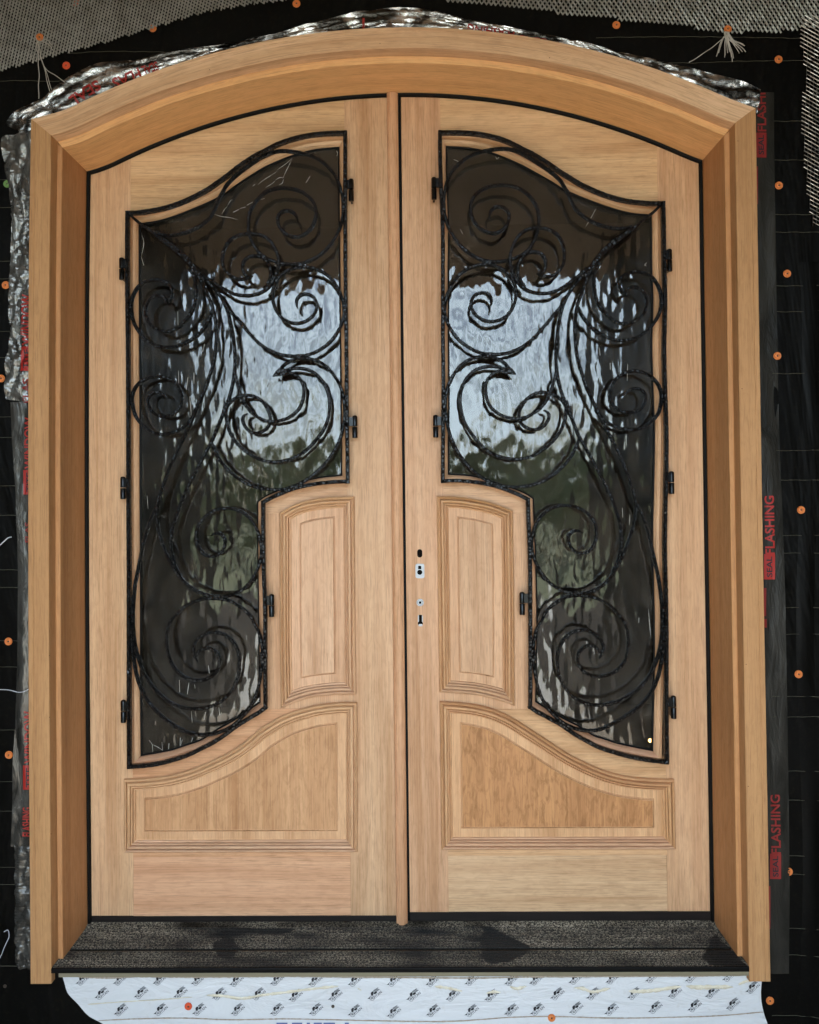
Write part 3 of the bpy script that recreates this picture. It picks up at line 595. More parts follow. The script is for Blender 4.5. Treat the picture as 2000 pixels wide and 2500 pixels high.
def leaf(right):
    f = warp if right else (lambda p: p)
    lab = 'wooden door leaf with lock holes, iron grille and dark figured bottom panel' if right else 'wooden door leaf with the slim centre astragal strip, iron grille and pale bottom panel'
    e = empty('door_leaf', (.45 if right else -.45, 0, 0), lab, 'door', 'pair of arched entry doors')
    bpy.context.view_layer.update(); off = Matrix.Translation(-e.location)
    # --- glass outline
    segs = [f(crom(s, 6)) for s in (GL_TOP, GL_R, GL_S, GL_V, GL_B, GL_L)]
    gp = Outline([UU(s, YG) for s in segs])
    tt = [(1.02, 1.0, .92), (.98, .92, .84), (.98, .93, .90), (1.0, .92, .88), (.92, .82, .80), (1.02, .98, .92)]
    strips('glazing_bead', gp, None, BEAD, WOOD, e, tt)
    V, F, g = sweep(gp, [(-.001, YG-.004), (.0045, YG-.003), (.0055, YG+.001)]); link('glazing_seal', mesh('glazing_seal', V, F), RUB, e)
    # glass pane, slightly uneven
    V, F, g = prism(gp.off(-.004), YG, YG+.006, shrink=0, cham=.0002); link('glass_pane', mesh('glass_pane', V, F), GLASS, e)
    # --- boards.  joints in pixels
    if not right:
        xo = lambda y: float(np.interp(y, [421, 1150, 2236], [220, 215, 224])); ji = lambda y: float(np.interp(y, [380, 1880, 2236], [319, 324, 326])); jo = lambda y: float(np.interp(y, [240, 1180, 2236], [840.5, 848, 857])); xc = lambda y: float(np.interp(y, [230, 2236], [970, 993]))
        jm0, jm1 = 640, 692; zb = 2236
    else:
        xo = lambda y: float(np.interp(y, [394, 1150, 2228], [1709, 1719, 1736])); ji = lambda y: float(np.interp(y, [345, 1900, 2228], [1604, 1627, 1630])); jo = lambda y: float(np.interp(y, [240, 1180, 2228], [1075, 1083, 1096])); xc = lambda y: float(np.interp(y, [230, 2228], [979, 1001]))
        jm0, jm1 = 1300, 1246; zb = 2228
    def W(px, py): return U(px, py, 0)
    door_top = offset(D0, [-.0075]*(len(D0)-1), closed=False)[iA:iB+1]          # arch of the leaf, a hair inside the opening
    def ztop(x): return float(np.interp(x, [p[0] for p in door_top], [p[1] for p in door_top]))
    def col(px_fn, ylist): return [W(px_fn(y), y) for y in ylist]
    ys = [zb, 2000, 1500, 1000, 500]
    def vstrip(fa, fb):
        a = col(fa, ys); b = col(fb, ys)
        if a[0][0] > b[0][0]: a, b = b, a
        xa, xb = a[-1][0], b[-1][0]
        # continue the edge lines up to the arch
        def up(c):
            (x0, z0), (x1, z1) = c[-2], c[-1]; k = (x1-x0)/(z1-z0); x = x1
            for _ in range(6): x = x1+k*(ztop(x)-z1)
            return (x, ztop(x))
        ta, tb = up(a), up(b); xs = np.linspace(ta[0], tb[0], 9)
        return [p for p in b]+[(x, ztop(x)) for x in xs[::-1]]+a[::-1]
    T0 = -.045+.09
    board('stile', vstrip(xo, ji), 0, .045, WOOD, e, 'v', (.97, .93, .86) if right else (1.02, 1.0, .94)); board('stile', vstrip(jo, xc), 0, .045, WOOD, e, 'v', (1.0, .94, .90) if right else (.99, .97, .93))
    gt = UU(segs[0], YG); gt = offset(gt, .020 if not right else -.020, closed=False)
    # top rail: under the arch, over the glass, between the joints
    def jx(fn, z, y0=0): 
        for _ in range(1): pass
        c = col(fn, [2236, 1700, 1200, 700, 300]); return float(np.interp(z, [p[1] for p in c], [p[0] for p in c]))
    def clip_curve(cv, x0, x1):
        cv = sorted(cv); xs = [p[0] for p in cv]; zs = [p[1] for p in cv]; xx = [x0]+[x for x in xs if x0+.002 < x < x1-.002]+[x1]
        return [(x, float(np.interp(x, xs, zs))) for x in xx]
    za = jx(ji, 2.2); zc = jx(jo, 2.3); x0, x1 = min(za, zc), max(za, zc)
    low = clip_curve(gt, x0, x1); xs = np.linspace(x0, x1, 40)
    board('top_rail', low+[(x, ztop(x)) for x in xs[::-1]], 0, .045, WOOD, e, 'h', (1.05, 1.07, .96))  # tint lightened and yellowed to carry warm bounce from the ceiling
    # arched rail above the small panel
    sc = offset(UU(segs[2], YG), .018 if not right else -.018, closed=False)
    a0 = W(jm0, 1253)[0]; a1 = jx(jo, 1.2); x0, x1 = min(a0, a1), max(a0, a1)
    cv = clip_curve(sc, x0, x1); zl = W(jm0, 1254)[1]
    board('middle_rail', [(x0, zl), (x1, zl)]+cv[::-1], 0, .045, WOOD, e, 'h', (1.0, .95, .9))
    a1m = W(jm1, 1400)[0]; zr = W(jm0, 1731)[1]; x0m, x1m = min(a0, a1m), max(a0, a1m)
    board('short_stile', [(x0m, zr), (x1m, zr), (x1m, zl), (x0m, zl)], 0, .045, WOOD, e, 'v', (.99, .93, .88))
    board('panel_backing', [(min(a1m, a1), zr), (max(a1m, a1), zr), (max(a1m, a1), zl), (min(a1m, a1), zl)], .002, .04, WOOD, e, 'v', (1, .96, .92))
    # curved rail under the glass
    bc = offset(UU(segs[4], YG), .018 if not right else -.018, closed=False)
    xj = jx(ji, .5); xi = jx(jo, .7); zq = W(600, 2092)[1]
    c2 = clip_curve(bc, min(xj, a0), max(xj, a0))
    if not right: poly = [(xj, zq), (xi, zq), (xi, zr)]+c2[::-1][:0]+[(a0, zr)]+[p for p in c2[::-1] if p[1] < zr-.001]
    else: poly = [(xi, zq), (xj, zq)]+[p for p in c2[::-1] if p[1] < zr-.001]+[(a0, zr), (xi, zr)]
    board('curved_rail', poly, 0, .045, WOOD, e, 'h', (1.0, .95, .82) if right else (1.0, .86, .76))
    zd = W(600, zb)[1]; xj2, xi2 = jx(ji, .08), jx(jo, .08)
    board('bottom_rail', [(min(xj2, xi2), zd), (max(xj2, xi2), zd), (max(xj2, xi2), zq), (min(xj2, xi2), zq)], 0, .045, WOOD, e, 'h', (1.03, 1.07, 1.04) if right else (1.05, .94, .90))
    # --- panels
    if not right:
        panel(e, UP, 0, [(1.08, 1.03, .90), (1.04, 1.0, .97), (1.04, 1.03, 1.06), (1.05, 1.0, .92), (1.06, 1.02, 1.02)], (1.06, 1.03, 1.04), WOOD)
        panel(e, LP, 0, [(1.08, 1.04, .93), (1.05, 1.02, .95), (1.06, 1.07, 1.13), (1.08, 1.06, .98), (1.04, .98, .88)], (1.0, .93, .84), MIDW)
    else:
        UPR = [T('N 230,212 400,215 550,235 700,268 800,305 870,335'), T('N 870,335 880,1000 M 712,425'), T('M 712,425 650,398 550,368 400,335 250,318 80,310'), T('M 80,310 N 240,900 230,212')]
        LPR = [T('M 82,390 250,400 400,420 550,460 700,530 850,625 1000,722 1150,820 1300,900 1450,965 1600,1010 1750,1033 1900,1044 2056,1048'), [(1646, 1903), (1650, 2073)], [(1650, 2073), (1078, 2074)], T('M 97,1635 82,390')]
        LPR[0][-1] = (1646, 1903); LPR[3][0] = (1078, 2074)
        panel(e, UPR, 0, [(1.0, .90, .72), (.99, .90, .76), (1.0, .97, .96), (1.0, .92, .78), (1.0, .95, .90)], (1.0, .97, .95), WOOD)
        panel(e, LPR, 0, [(.95, .82, .66), (1.0, .92, .74), (.98, .93, .92), (.98, .90, .76), (1.04, .97, .84)], (1.08, .98, .93), FIGW)
    # --- sweep under the leaf
    xa, xb = W(xo(zb), zb)[0], W(xc(zb), zb)[0]; V, F = box(min(xa, xb)+.001, max(xa, xb)-.002, -.003, .04, .0100, zd-.0002); link('door_sweep', mesh('door_sweep', V, F), SWEEP, e)
    grille(e, right)
    if not right:      # centre astragal with grooves, fixed to the left leaf
        a = W(958, 222); b = W(982, 2253); wv = .0165
        prof = [(-wv, .0), (-wv, -.010), (-wv+.003, -.013), (-wv+.0038, -.0115), (-wv+.0055, -.0115), (-wv+.0065, -.0145), (-.004, -.0175), (.004, -.0175), (wv-.0065, -.0145), (wv-.0055, -.0115), (wv-.0038, -.0115), (wv-.003, -.013), (wv, -.010), (wv, .0)]
        # rounded nose that laps on the arch above
        V, F, g = [], [], []; m = len(prof); K = 24
        zt = U(956, 214, -.012)[1]
        for k in range(K+1):
            u = [*np.linspace(0, .9975, K-1), .9992, 1.0][k];  z = b[1]+(zt-b[1])*u; x = b[0]+(a[0]-b[0])*(z-b[1])/(a[1]-b[1]); sc_ = 1.0 if k < K else .62
            for s, y in prof: V.append((x+s*sc_, y-.0005, z)); g.append((z, s, y))
        for k in range(K):
            for j in range(m-1): F.append((k*m+j, k*m+j+1, (k+1)*m+j+1, (k+1)*m+j))
        F.append(tuple(reversed(range(m)))); F.append(tuple(K*m+j for j in range(m)))
        link('astragal', mesh('astragal', V, F, g, 30), WOOD, e, (.96, .84, .76))
        x, z = b; V, F = box(x-.018, x+.02, -.02, .002, z-.006, z-.0005); link('astragal_foot', mesh('astragal_foot', V, F), RUB, e)
        V, F = [], []
        pa, pb = W(970.5, 232), W(994, 2250); V = [(pa[0], -.0008, pa[1]), (pa[0]+.0085, -.0008, pa[1]), (pb[0]+.0085, -.0008, pb[1]), (pb[0], -.0008, pb[1]), (pa[0], .04, pa[1]), (pa[0]+.0085, .04, pa[1]), (pb[0]+.0085, .04, pb[1]), (pb[0], .04, pb[1])]
        link('meeting_gap_strip', mesh('meeting_gap_strip', V, [(0, 3, 2, 1), (0, 1, 5, 4), (2, 3, 7, 6), (0, 4, 7, 3), (1, 2, 6, 5)]), RUB, e)  # black strip along the gap between the leaves
    else:              # lock cut-outs
        def ring(outer, inner, y0, y1, mat, nm, par):
            n = len(outer); V = [(a, y0, b) for a, b in outer]+[(a, y0, b) for a, b in inner]+[(a, y1, b) for a, b in inner]+[(a, y1, b) for a, b in outer]
            F = [(i, (i+1) % n, n+(i+1) % n, n+i) for i in range(n)]+[(n+i, n+(i+1) % n, 2*n+(i+1) % n, 2*n+i) for i in range(n)]+[(i, 3*n+i, 3*n+(i+1) % n, (i+1) % n) for i in range(n)]
            return link(nm, mesh(nm, V, F), mat, par)
        def rrect(cx, cy, w, h, r, n=6):
            out = []
            for (sx, sy, a0) in ((1, 1, 0), (-1, 1, 90), (-1, -1, 180), (1, -1, 270)):
                for k in range(n): a = R(a0+90*k/(n-1)); out.append((cx+sx*(w/2-r)+r*math.cos(a), cy+sy*(h/2-r)+r*math.sin(a)))
            return out
        def flat(poly, y, mat, nm, par): V, F, _ = prism(poly, y, y+.0004, shrink=0, cham=.0001); return link(nm, mesh(nm, V, F), mat, par)
        c = W(1025, 1351); flat(rrect(*c, .0150, .0245, .0072), -.0010, HOLE, 'key_slot', e)
        c = W(1025.5, 1394); sp = flat(rrect(*c, .0265, .0430, .006), -.0016, ZINC, 'lock_plate', e)
        c2 = W(1025, 1397); flat(rrect(*c2, .0150, .0150, .0073), -.0024, HOLE, 'keyhole', sp); c3 = W(1025, 1387.5); flat(rrect(*c3, .0092, .0150, .001), -.00245, HOLE, 'keyhole', sp)
        ring(rrect(c2[0], c2[1], .019, .019, .0093), rrect(c2[0], c2[1], .0152, .0152, .0075), -.0034, -.0020, ZINC, 'lock_rim', sp)
        c = W(1026, 1471); sp = flat(rrect(*c, .0215, .0215, .0105), -.0012, HOLE, 'handle_hole', e)
        ring(rrect(*c, .0215, .0215, .0107, 7), rrect(*c, .0170, .0170, .0084, 7), -.0030, -.0011, ZINC, 'spindle_ring', sp); ring(rrect(*c, .0155, .0155, .0076), rrect(*c, .0072, .0072, .0004), -.0028, -.0012, ZINC, 'spindle_hub', sp)
        c = W(1026.5, 1512); sp = flat(rrect(*c, .0150, .0265, .0045), -.0009, ZINC, 'key_slot', e); flat(rrect(c[0]+.0003, c[1]+.001, .0088, .0245, .001), -.0014, HOLE, 'keyhole', sp)
        c = W(1026.5, 1522); flat(rrect(*c, .0150, .0125, .0055), -.0019, HOLE, 'keyhole', sp); c = W(1027, 1526); flat(rrect(*c, .012, .007, .003), -.0024, ZINC, 'key_lip', sp)
    for o in [o for o in bpy.data.objects if o.parent == e]: o.matrix_parent_inverse = off
    return e
leaf(False); leaf(True)

# ------------------------------------------------------------------ threshold
WIPE = [(1178, 2262), (1205, 2266), (1240, 2285), (1290, 2308), (1296, 2318), (1275, 2335), (1235, 2348), (1205, 2352), (1185, 2348), (1172, 2330), (1176, 2300)]
WIPE2 = [(1745, 2278), (1765, 2300), (1800, 2330), (1826, 2362), (1735, 2358), (1718, 2340), (1730, 2300)]
WIPE3 = [(520, 2300), (545, 2288), (570, 2292), (585, 2315), (562, 2345), (530, 2335)]
WIPE4 = [(560, 2262), (720, 2268), (700, 2280), (640, 2282), (570, 2275)]
def inside(p, poly):
    x, y = p; c = False; n = len(poly)
    for i in range(n):
        (x1, y1), (x2, y2) = poly[i], poly[(i+1) % n]
        if (y1 > y) != (y2 > y) and x < (x2-x1)*(y-y1)/(y2-y1)+x1: c = not c
    return c
def proj(p):
    d = np.array(p)-CAM; z = d@WV; return (CX+FPX*(d@RV)/z, CY-FPX*(d@UV)/z)
prof = [(.03, .0095), (-.0035, .0095), (-.0045, .0094), (-.012, .0070), (-.019, .0045)]
y = -.022
while y > -.215:
    if abs(y+.135) < .004: prof += [(-.1305, .0005), (-.1310, -.0035), (-.1375, -.0035), (-.1380, .0005)]; y = -.1430; continue
    b = .0028-.0022*(-y/.2); prof += [(y, b), (y-.0034, b), (y-.0042, b-.0019), (y-.0066, b-.0019)]; y -= .0078
prof += [(-.2165, .0004), (-.2170, -.003)]
NOSE = [(-.2168, -.002), (-.2172, .0002), (-.2195, -.0006), (-.2208, -.003), (-.2208, -.0125), (-.20, -.0125)]
XL, XR = D0[0][0]+.0, D0[-1][0]-.0; NX = 300; V, F, dustv = [], [], []; m = len(prof)
WIPES = [WIPE, WIPE2, WIPE3, WIPE4]
for i in range(NX+1):
    for yy, zz in prof:
        e_ = .0 if yy > YS else .0130
        x = XL-e_+(XR-XL+2*e_)*i/NX; V.append((x, yy, zz))
        q = proj((x, yy, zz)); jit = 5*noise.noise(Vector((x*14, yy*30, 0))); q2 = (q[0]+jit*1.5, q[1]+jit)
        d = .62+.35*noise.noise(Vector((x*3.1, yy*16, 4)))+.45*noise.noise(Vector((x*9, yy*30, 9)))
        if q[0] < 1180 and q[0] > 430: d -= .16+.5*max(0, noise.noise(Vector((x*7, yy*11, 21))))
        if -.21 < yy < -.02 and zz < .0028-.0022*(-yy/.2)-.0010: d *= .25
        if any(inside(q2, w) for w in WIPES): d = .03
        if yy < -.2165 or yy > -.004 or abs(yy+.1345) < .005: d = .05
        dustv.append(max(0, min(1, d)))
for i in range(NX):
    for j in range(m-1): F.append((i*m+j, (i+1)*m+j, (i+1)*m+j+1, i*m+j+1))
F.append(tuple(range(m))); F.append(tuple(NX*m+j for j in reversed(range(m))))
me = mesh('threshold', V, F); at = me.attributes.new('dust', 'FLOAT', 'POINT'); at.data.foreach_set('value', dustv)
t = NT('ribbed_bronze_with_sawdust'); v = t.obj(); da_ = t.n('ShaderNodeAttribute', attribute_name='dust').outputs['Fac']
n = t.noise(t.vmul(v, (190, 230, 130)), 1, 3, .75); n2 = t.noise(t.vmul(v, (520, 620, 520)), 1, 2, .7)
fac = t.math('MULTIPLY', t.mr(t.math('ADD', t.math('MULTIPLY', n, .6), t.math('MULTIPLY', n2, .4)), .47, .57, 0, 1), t.mr(da_, .0, .9, 0, 1))
cc = t.mix(fac, (.0045, .0038, .003), (.46, .40, .30))
th = empty('threshold', (0, -.11, 0), '', '')
TMAT = t.done(t.pbr(cc, t.mr(fac, 0, .6, .42, .9), metal=0.0, normal=t.bump(n2, .4, .002), spec=.14))
link('tread', me, TMAT, th).location = (0, .11, 0)
V = [(x, y_, z_) for x in (XL-.013, XR+.013) for y_, z_ in NOSE]; F = [(i, i+6, i+7, i+1) for i in range(5)]+[tuple(range(6)), tuple(6+k for k in reversed(range(6)))]
link('nosing', mesh('nosing', V, F), RUB, th).location = (0, .11, 0)
th['label'] = 'dark ribbed metal threshold dusted with sawdust under both doors'; th['category'] = 'threshold'
V, F = box(-.915, .93, -.219, -.16, -.024, -.0127)
sb = link('sill_board', mesh('sill_board', V, F), SILLW); sb['label'] = 'thin pale plywood strip edge directly under the dark threshold'; sb['category'] = 'board'

# ------------------------------------------------------------------ walls: black wrap with seams
YW = -.164
op = off_open(.045, .05); zlow = -1.2; top = 3.3; XW = 1.75
left_p = [(-XW, -.9), (op[0][0], -.9)]+op[:iA+1]+[(-XW, op[iA][1])]
right_p = [(op[-1][0], -.9), (XW, -.9), (XW, op[iB][1])]+op[iB:]
top_p = op[iA:iB+1]+[(XW, op[iB][1]), (XW, top), (-XW, top), (-XW, op[iA][1])]
low_p = [(-XW, -.9), (XW, -.9), (XW, -.3), (-XW, -.3)]
def fan(poly, y):
    p = poly if area(poly) > 0 else poly[::-1]; V = [(a, y, b) for a, b in p]
    F = [tuple(q) for q in tessellate_polygon([[Vector((a, b, 0)) for a, b in p]])]
    F = [(a, b, c) if (p[b][0]-p[a][0])*(p[c][1]-p[a][1])-(p[b][1]-p[a][1])*(p[c][0]-p[a][0]) > 0 else (a, c, b) for a, b, c in F]
    return V, F
_v, _f = join([fan(left_p, YW), fan(right_p, YW), fan(top_p, YW), box(-.955, .965, -.196, -.1, -.9, -.026)])
wall = link('black_wrap', mesh('black_wrap', _v, _f), WRAP); wall['label'] = 'black building wrap with thin tan seam threads covering the wall around the doors'; wall['category'] = 'building wrap'
YWL = YW-.0012
def thread(pts, r=.00055, yy=None):
    P = crom(pts, 12); w = [U(a, b, YW) for a, b in P]
    V, F = tube([(a, YWL-.0003+.0005*math.sin(i), b+.0006*math.sin(i*1.7)) for i, (a, b) in enumerate(w)], r, seg=4); link('seam_thread', mesh('seam_thread', V, F), THREAD, wall)
for yy in (439, 507, 638, 681, 809, 873, 1018, 1068, 1186, 1258, 1391, 1434, 1564, 1628, 1782, 1908, 1980, 2117, 2159, 2358): thread([(-30, yy-1), (20, yy), (60, yy+1)])
for yy, dy in ((296, -3), (391, 0), (524, 0), (567, 0), (698, -2), (761, -4), (912, -8), (1100, -2), (1172, 0), (1307, 0), (1350, 1), (1483, 1), (1548, 0), (1700, 2), (1750, -1), (1882, 2), (1953, 3), (2089, 3), (2134, 5), (2266, 6), (2331, 8), (2479, 10)): thread([(1885, yy), (1945, yy), (2030, yy+dy)])
thread([(-20, 199), (60, 197), (130, 199), (165, 195)]); thread([(165, 131), (260, 126), (400, 127), (560, 124)]); thread([(1455, 93), (1540, 91), (1700, 90), (1960, 94)]); thread([(1520, 150), (1680, 154), (1800, 150), (1960, 148)])
# a soft fold of the wrap near the right edge
V, F = [], []
for i in range(60):
    py = 640+i*32; 
    for k in range(9):
        u = k/8; px = 1952+u*44+8*math.sin(i*.17); x, z = U(px, py, YW); V.append((x, YW-.0005-.004*math.sin(u*math.pi)*(.6+.4*math.sin(i*.31)), z))
F = [(i*9+k, i*9+k+1, (i+1)*9+k+1, (i+1)*9+k) for i in range(59) for k in range(8)]
link('wrap_fold', mesh('wrap_fold', V, F, smooth=60), WRAP, wall)

# ------------------------------------------------------------------ flashing tapes
def sheet_px(rows, y0, amp, fx, fz, seed=0, nsub=8, ridge=False):
    """rows: list of (left px, right px) pairs; crumpled sheet between them"""
    V, F = [], []
    A_ = crom([r[0] for r in rows], 6); B_ = crom([r[1] for r in rows], 6); n = 400
    def res(P):
        P = np.array(P); L = np.r_[0, np.cumsum(np.linalg.norm(np.diff(P, axis=0), axis=1))]; s = np.linspace(0, L[-1], n+1); return np.c_[np.interp(s, L, P[:, 0]), np.interp(s, L, P[:, 1])]
    A_, B_ = res(A_), res(B_)
    for i in range(n+1):
        for k in range(nsub+1):
            p = A_[i]+(B_[i]-A_[i])*k/nsub; x, z = U(p[0], p[1], y0)
            q = Vector((k/nsub*fx, i/n*fz, seed)); h = noise.turbulence(q, 4, False, amplitude_scale=.55, frequency_scale=2.1)
            if ridge: h = abs(noise.noise(q))*1.3+.45*abs(noise.noise(q*2.3+Vector((5, 0, 0))))+.22*abs(noise.noise(Vector((q.x*3, q.y*7, 3))))
            V.append((x, y0-amp*h, z))
    m = nsub+1; F = [(i*m+k, i*m+k+1, (i+1)*m+k+1, (i+1)*m+k) for i in range(n) for k in range(nsub)]
    return V, F
def text_mesh(body, size, bold=.0):
    cu = bpy.data.curves.new('lettering', 'FONT'); cu.body = body; cu.size = size; cu.align_x = 'CENTER'; cu.align_y = 'CENTER'; cu.offset = bold; cu.resolution_u = 3; cu.extrude = 0
    o = bpy.data.objects.new('tmp', cu); COL.objects.link(o); bpy.context.view_layer.update()
    me = bpy.data.meshes.new_from_object(o.evaluated_get(bpy.context.evaluated_depsgraph_get())); bpy.data.objects.remove(o); me.name = 'lettering'; me.materials.clear(); return me
from mathutils.bvhtree import BVHTree
BV = {}
def conform(m, parent, lift=.0012):
    """lay flat print on the crumpled sheet it is printed on"""
    if parent.name not in BV: BV[parent.name] = BVHTree.FromPolygons([v.co[:] for v in parent.data.vertices], [tuple(p.vertices) for p in parent.data.polygons])
    b = bmesh.new(); b.from_mesh(m); bmesh.ops.triangulate(b, faces=b.faces)
    for _ in range(4):
        le = [e for e in b.edges if e.calc_length() > .0035]
        if not le: break
        bmesh.ops.subdivide_edges(b, edges=le, cuts=1); bmesh.ops.triangulate(b, faces=b.faces)
    for v in b.verts:
        h = BV[parent.name].ray_cast(Vector((v.co.x, -1, v.co.z)), Vector((0, 1, 0)))
        if h[0] is not None: v.co.y = h[0].y-lift
        else: v.co.y = YT-.004
    b.to_mesh(m); b.free(); m.update()
def put_text(me, px, py, y, ang, sx, sz, mat, parent, name='lettering'):
    """sx, sz: wanted width and height in pixels; ang: turn in the picture plane, anticlockwise"""
    co = np.array([v.co[:] for v in me.vertices]); w, h = np.ptp(co[:, 0]), np.ptp(co[:, 1]); c0 = (co.max(0)+co.min(0))/2
    s = (2.4+y)/FPX; V = []
    x0, z0 = U(px, py, y); ca, sa = math.cos(R(ang)), math.sin(R(ang))
    for v in co:
        a = (v[0]-c0[0])/w*sx*s; b = (v[1]-c0[1])/h*sz*s; V.append((x0+a*ca-b*sa, y, z0+a*sa+b*ca))
    m = mesh(name, V, [tuple(p.vertices) for p in me.polygons])
    if mat is not None: conform(m, parent, .0016 if mat is INK else .0011)
    return link(name, m, mat, parent)
def rect_px(x0, y0, x1, y1, y, mat, parent, name='print_box'):
    P = [U(x0, y1, y), U(x1, y1, y), U(x1, y0, y), U(x0, y0, y)]; m = mesh(name, [(a, y, b) for a, b in P], [(0, 1, 2, 3)])
    if parent.name != 'house_wrap': conform(m, parent, .0008)
    return link(name, m, mat, parent)
TX = {b: text_mesh(b, 1, .0 if b == 'TITAN' else .02) for b in ('FLASHING', 'SEAL', 'WINDOW', 'TITE', 'FLAS', 'FLASHI', 'NG', 'TITAN')}
YT = -.1665
# right film
rt = link('flashing_tape', mesh('flashing_tape', *sheet_px([((1838, 225), (1891, 225)), ((1840, 350), (1891, 350)), ((1840, 700), (1896, 700)), ((1848, 1100), (1905, 1100)), ((1855, 1300), (1912, 1300)), ((1858, 1700), (1922, 1700)), ((1866, 1950), (1926, 1950)), ((1868, 2100), (1928, 2100)), ((1872, 2378), (1927, 2378))], YT, .0035, 1.5, 5, 3, 6), smooth=60), FILM2)
rt['label'] = 'straight dark film tape printed FLASHING, running the full height of the casing'; rt['category'] = 'tape'; rt['group'] = 'flashing tapes around the door frame'
YP = YT-.0050
for yc_, yb_, xl, xr, ma in ((1282, 1384, 1869, 1892, RED), (2014, 2117, 1884, 1907, RED2)):
    put_text(TX['FLASHING'], (xl+xr)/2, yc_, YP, 90, 142, xr-xl, ma, rt); rect_px(xl-2, yb_-31, xr+2, yb_+31, YP, ma, rt); put_text(TX['SEAL'], (xl+xr)/2, yb_, YP-.0004, 90, 50, 14, INK, rt)
put_text(TX['FLASHI'], 1861, 272, YP, 90, 96, 22, RED2, rt); rect_px(1845, 322, 1873, 383, YP, RED2, rt); put_text(TX['SEAL'], 1860, 352, YP-.0004, 90, 48, 14, INK, rt); put_text(TX['NG'], 1838, 250, YP-.003, 90, 38, 18, RED, rt)
rect_px(1846, 405, 1852, 497, YP, RED2, rt); rect_px(1862, 1436, 1873, 1505, YP, RED2, rt); rect_px(1864, 1512, 1875, 1533, YP, RED2, rt); rect_px(1870, 2165, 1883, 2270, YP, RED2, rt)
# left film: two lengths and a top flap
lf = link('flashing_tape', mesh('flashing_tape', *sheet_px([((4, 337), (84, 318)), ((12, 400), (84, 400)), ((26, 480), (84, 480)), ((28, 600), (84, 600)), ((22, 720), (84, 720)), ((25, 830), (84, 830)), ((17, 880), (84, 880)), ((15, 975), (84, 984))], YT-.002, .014, 2.6, 11, 11, 14, True), smooth=60), FILM)
lf['label'] = 'crumpled light grey film tape between the foil and the smooth grey tape'; lf['category'] = 'tape'; lf['group'] = 'flashing tapes around the door frame'
lf2 = link('flashing_tape', mesh('flashing_tape', *sheet_px([((26, 982), (84, 980)), ((30, 1080), (84, 1080)), ((38, 1200), (84, 1200)), ((43, 1350), (84, 1350)), ((44, 1500), (84, 1500)), ((40, 1700), (84, 1700)), ((34, 1850), (84, 1850)), ((30, 2000), (84, 2000)), ((28, 2065), (84, 2068))], YT, .007, 1.4, 5.5, 5, 12, True), smooth=60), FILM3)
lf2['label'] = 'long smooth grey-brown film tape crossed by the thin white wire'; lf2['category'] = 'tape'; lf2['group'] = 'flashing tapes around the door frame'
lf3 = link('flashing_tape', mesh('flashing_tape', *sheet_px([((37, 2062), (84, 2062)), ((37, 2200), (84, 2200)), ((38, 2300), (84, 2300)), ((42, 2362), (84, 2364))], YT+.001, .012, 2, 6, 8, 10, True), smooth=60), FILM3)
lf3['label'] = 'short wrinkled film tape piece at the foot of the casing'; lf3['category'] = 'tape'; lf3['group'] = 'flashing tapes around the door frame'
for yc_, yb_, xl, xr, par, yy in ((778, 874, 48, 71, lf, YT-.022), (1081, 1177, 56, 79, lf2, YT-.0115), (1802, 1901, 56, 79, lf2, YT-.0115)):
    put_text(TX['WINDOW'], (xl+xr)/2, yc_, yy, 90, 128, xr-xl, RED, par); rect_px(xl-3, yb_-30, xr+2, yb_+30, yy, RED, par); put_text(TX['TITE'], (xl+xr)/2, yb_, yy-.0004, 90, 48, 15, INK, par)
put_text(TX['FLAS'], 57, 952, YT-.022, 90, 60, 14, RED2, lf); put_text(TX['FLAS'], 64, 1300, YT-.0115, 90, 50, 14, RED2, lf2); put_text(TX['FLASHING'], 62, 2010, YT-.0115, 90, 70, 22, RED, lf2)
# head foil along the arch
rows = [((10, 300), (86, 345)), ((36, 268), (95, 320)), ((95, 240), (120, 292)), ((128, 212), (165, 275)), ((175, 180), (215, 250)), ((232, 152), (262, 226)), ((330, 139), (355, 190)), ((430, 117), (445, 160)), ((520, 107), (530, 135)), ((640, 82), (650, 112)), ((760, 50), (770, 92)), ((880, 22), (885, 82)), ((960, 13), (960, 75)), ((1045, 17), (1040, 76)), ((1150, 42), (1140, 84)), ((1280, 66), (1270, 100)), ((1400, 92), (1390, 128)), ((1500, 117), (1485, 155)), ((1600, 138), (1580, 195)), ((1700, 163), (1670, 235)), ((1800, 194), (1760, 272)), ((1860, 214), (1845, 290))]
rows = [((a[0]+(3 if a[0] < 1000 else -3), a[1]+(7 if 300 < a[0] < 1800 else 4)), b) for a, b in rows]
hf = link('foil_flashing', mesh('foil_flashing', *sheet_px(rows, YT-.001, .012, 3.2, 16, 21, 18, True), smooth=70), FOIL)
hf['label'] = 'shiny silver foil flashing crumpled along the top of the arch'; hf['category'] = 'foil'; hf['group'] = 'flashing tapes around the door frame'
YF = YT-.026
put_text(TX['FLAS'], 303, 182, YF, 180+21, 74, 26, RED, hf); put_text(TX['SEAL'], 361, 158, YF, 180+17, 42, 20, RED, hf); put_text(TX['SEAL'], 200, 218, YF-.002, 180+32, 85, 30, RED, hf)
put_text(TX['FLASHING'], 1200, 66, YF, 180-10, 118, 20, RED, hf); put_text(TX['SEAL'], 1304, 85, YF, 180-10, 66, 11, RED, hf); rect_px(884, 32, 889, 62, YF, RED, hf)

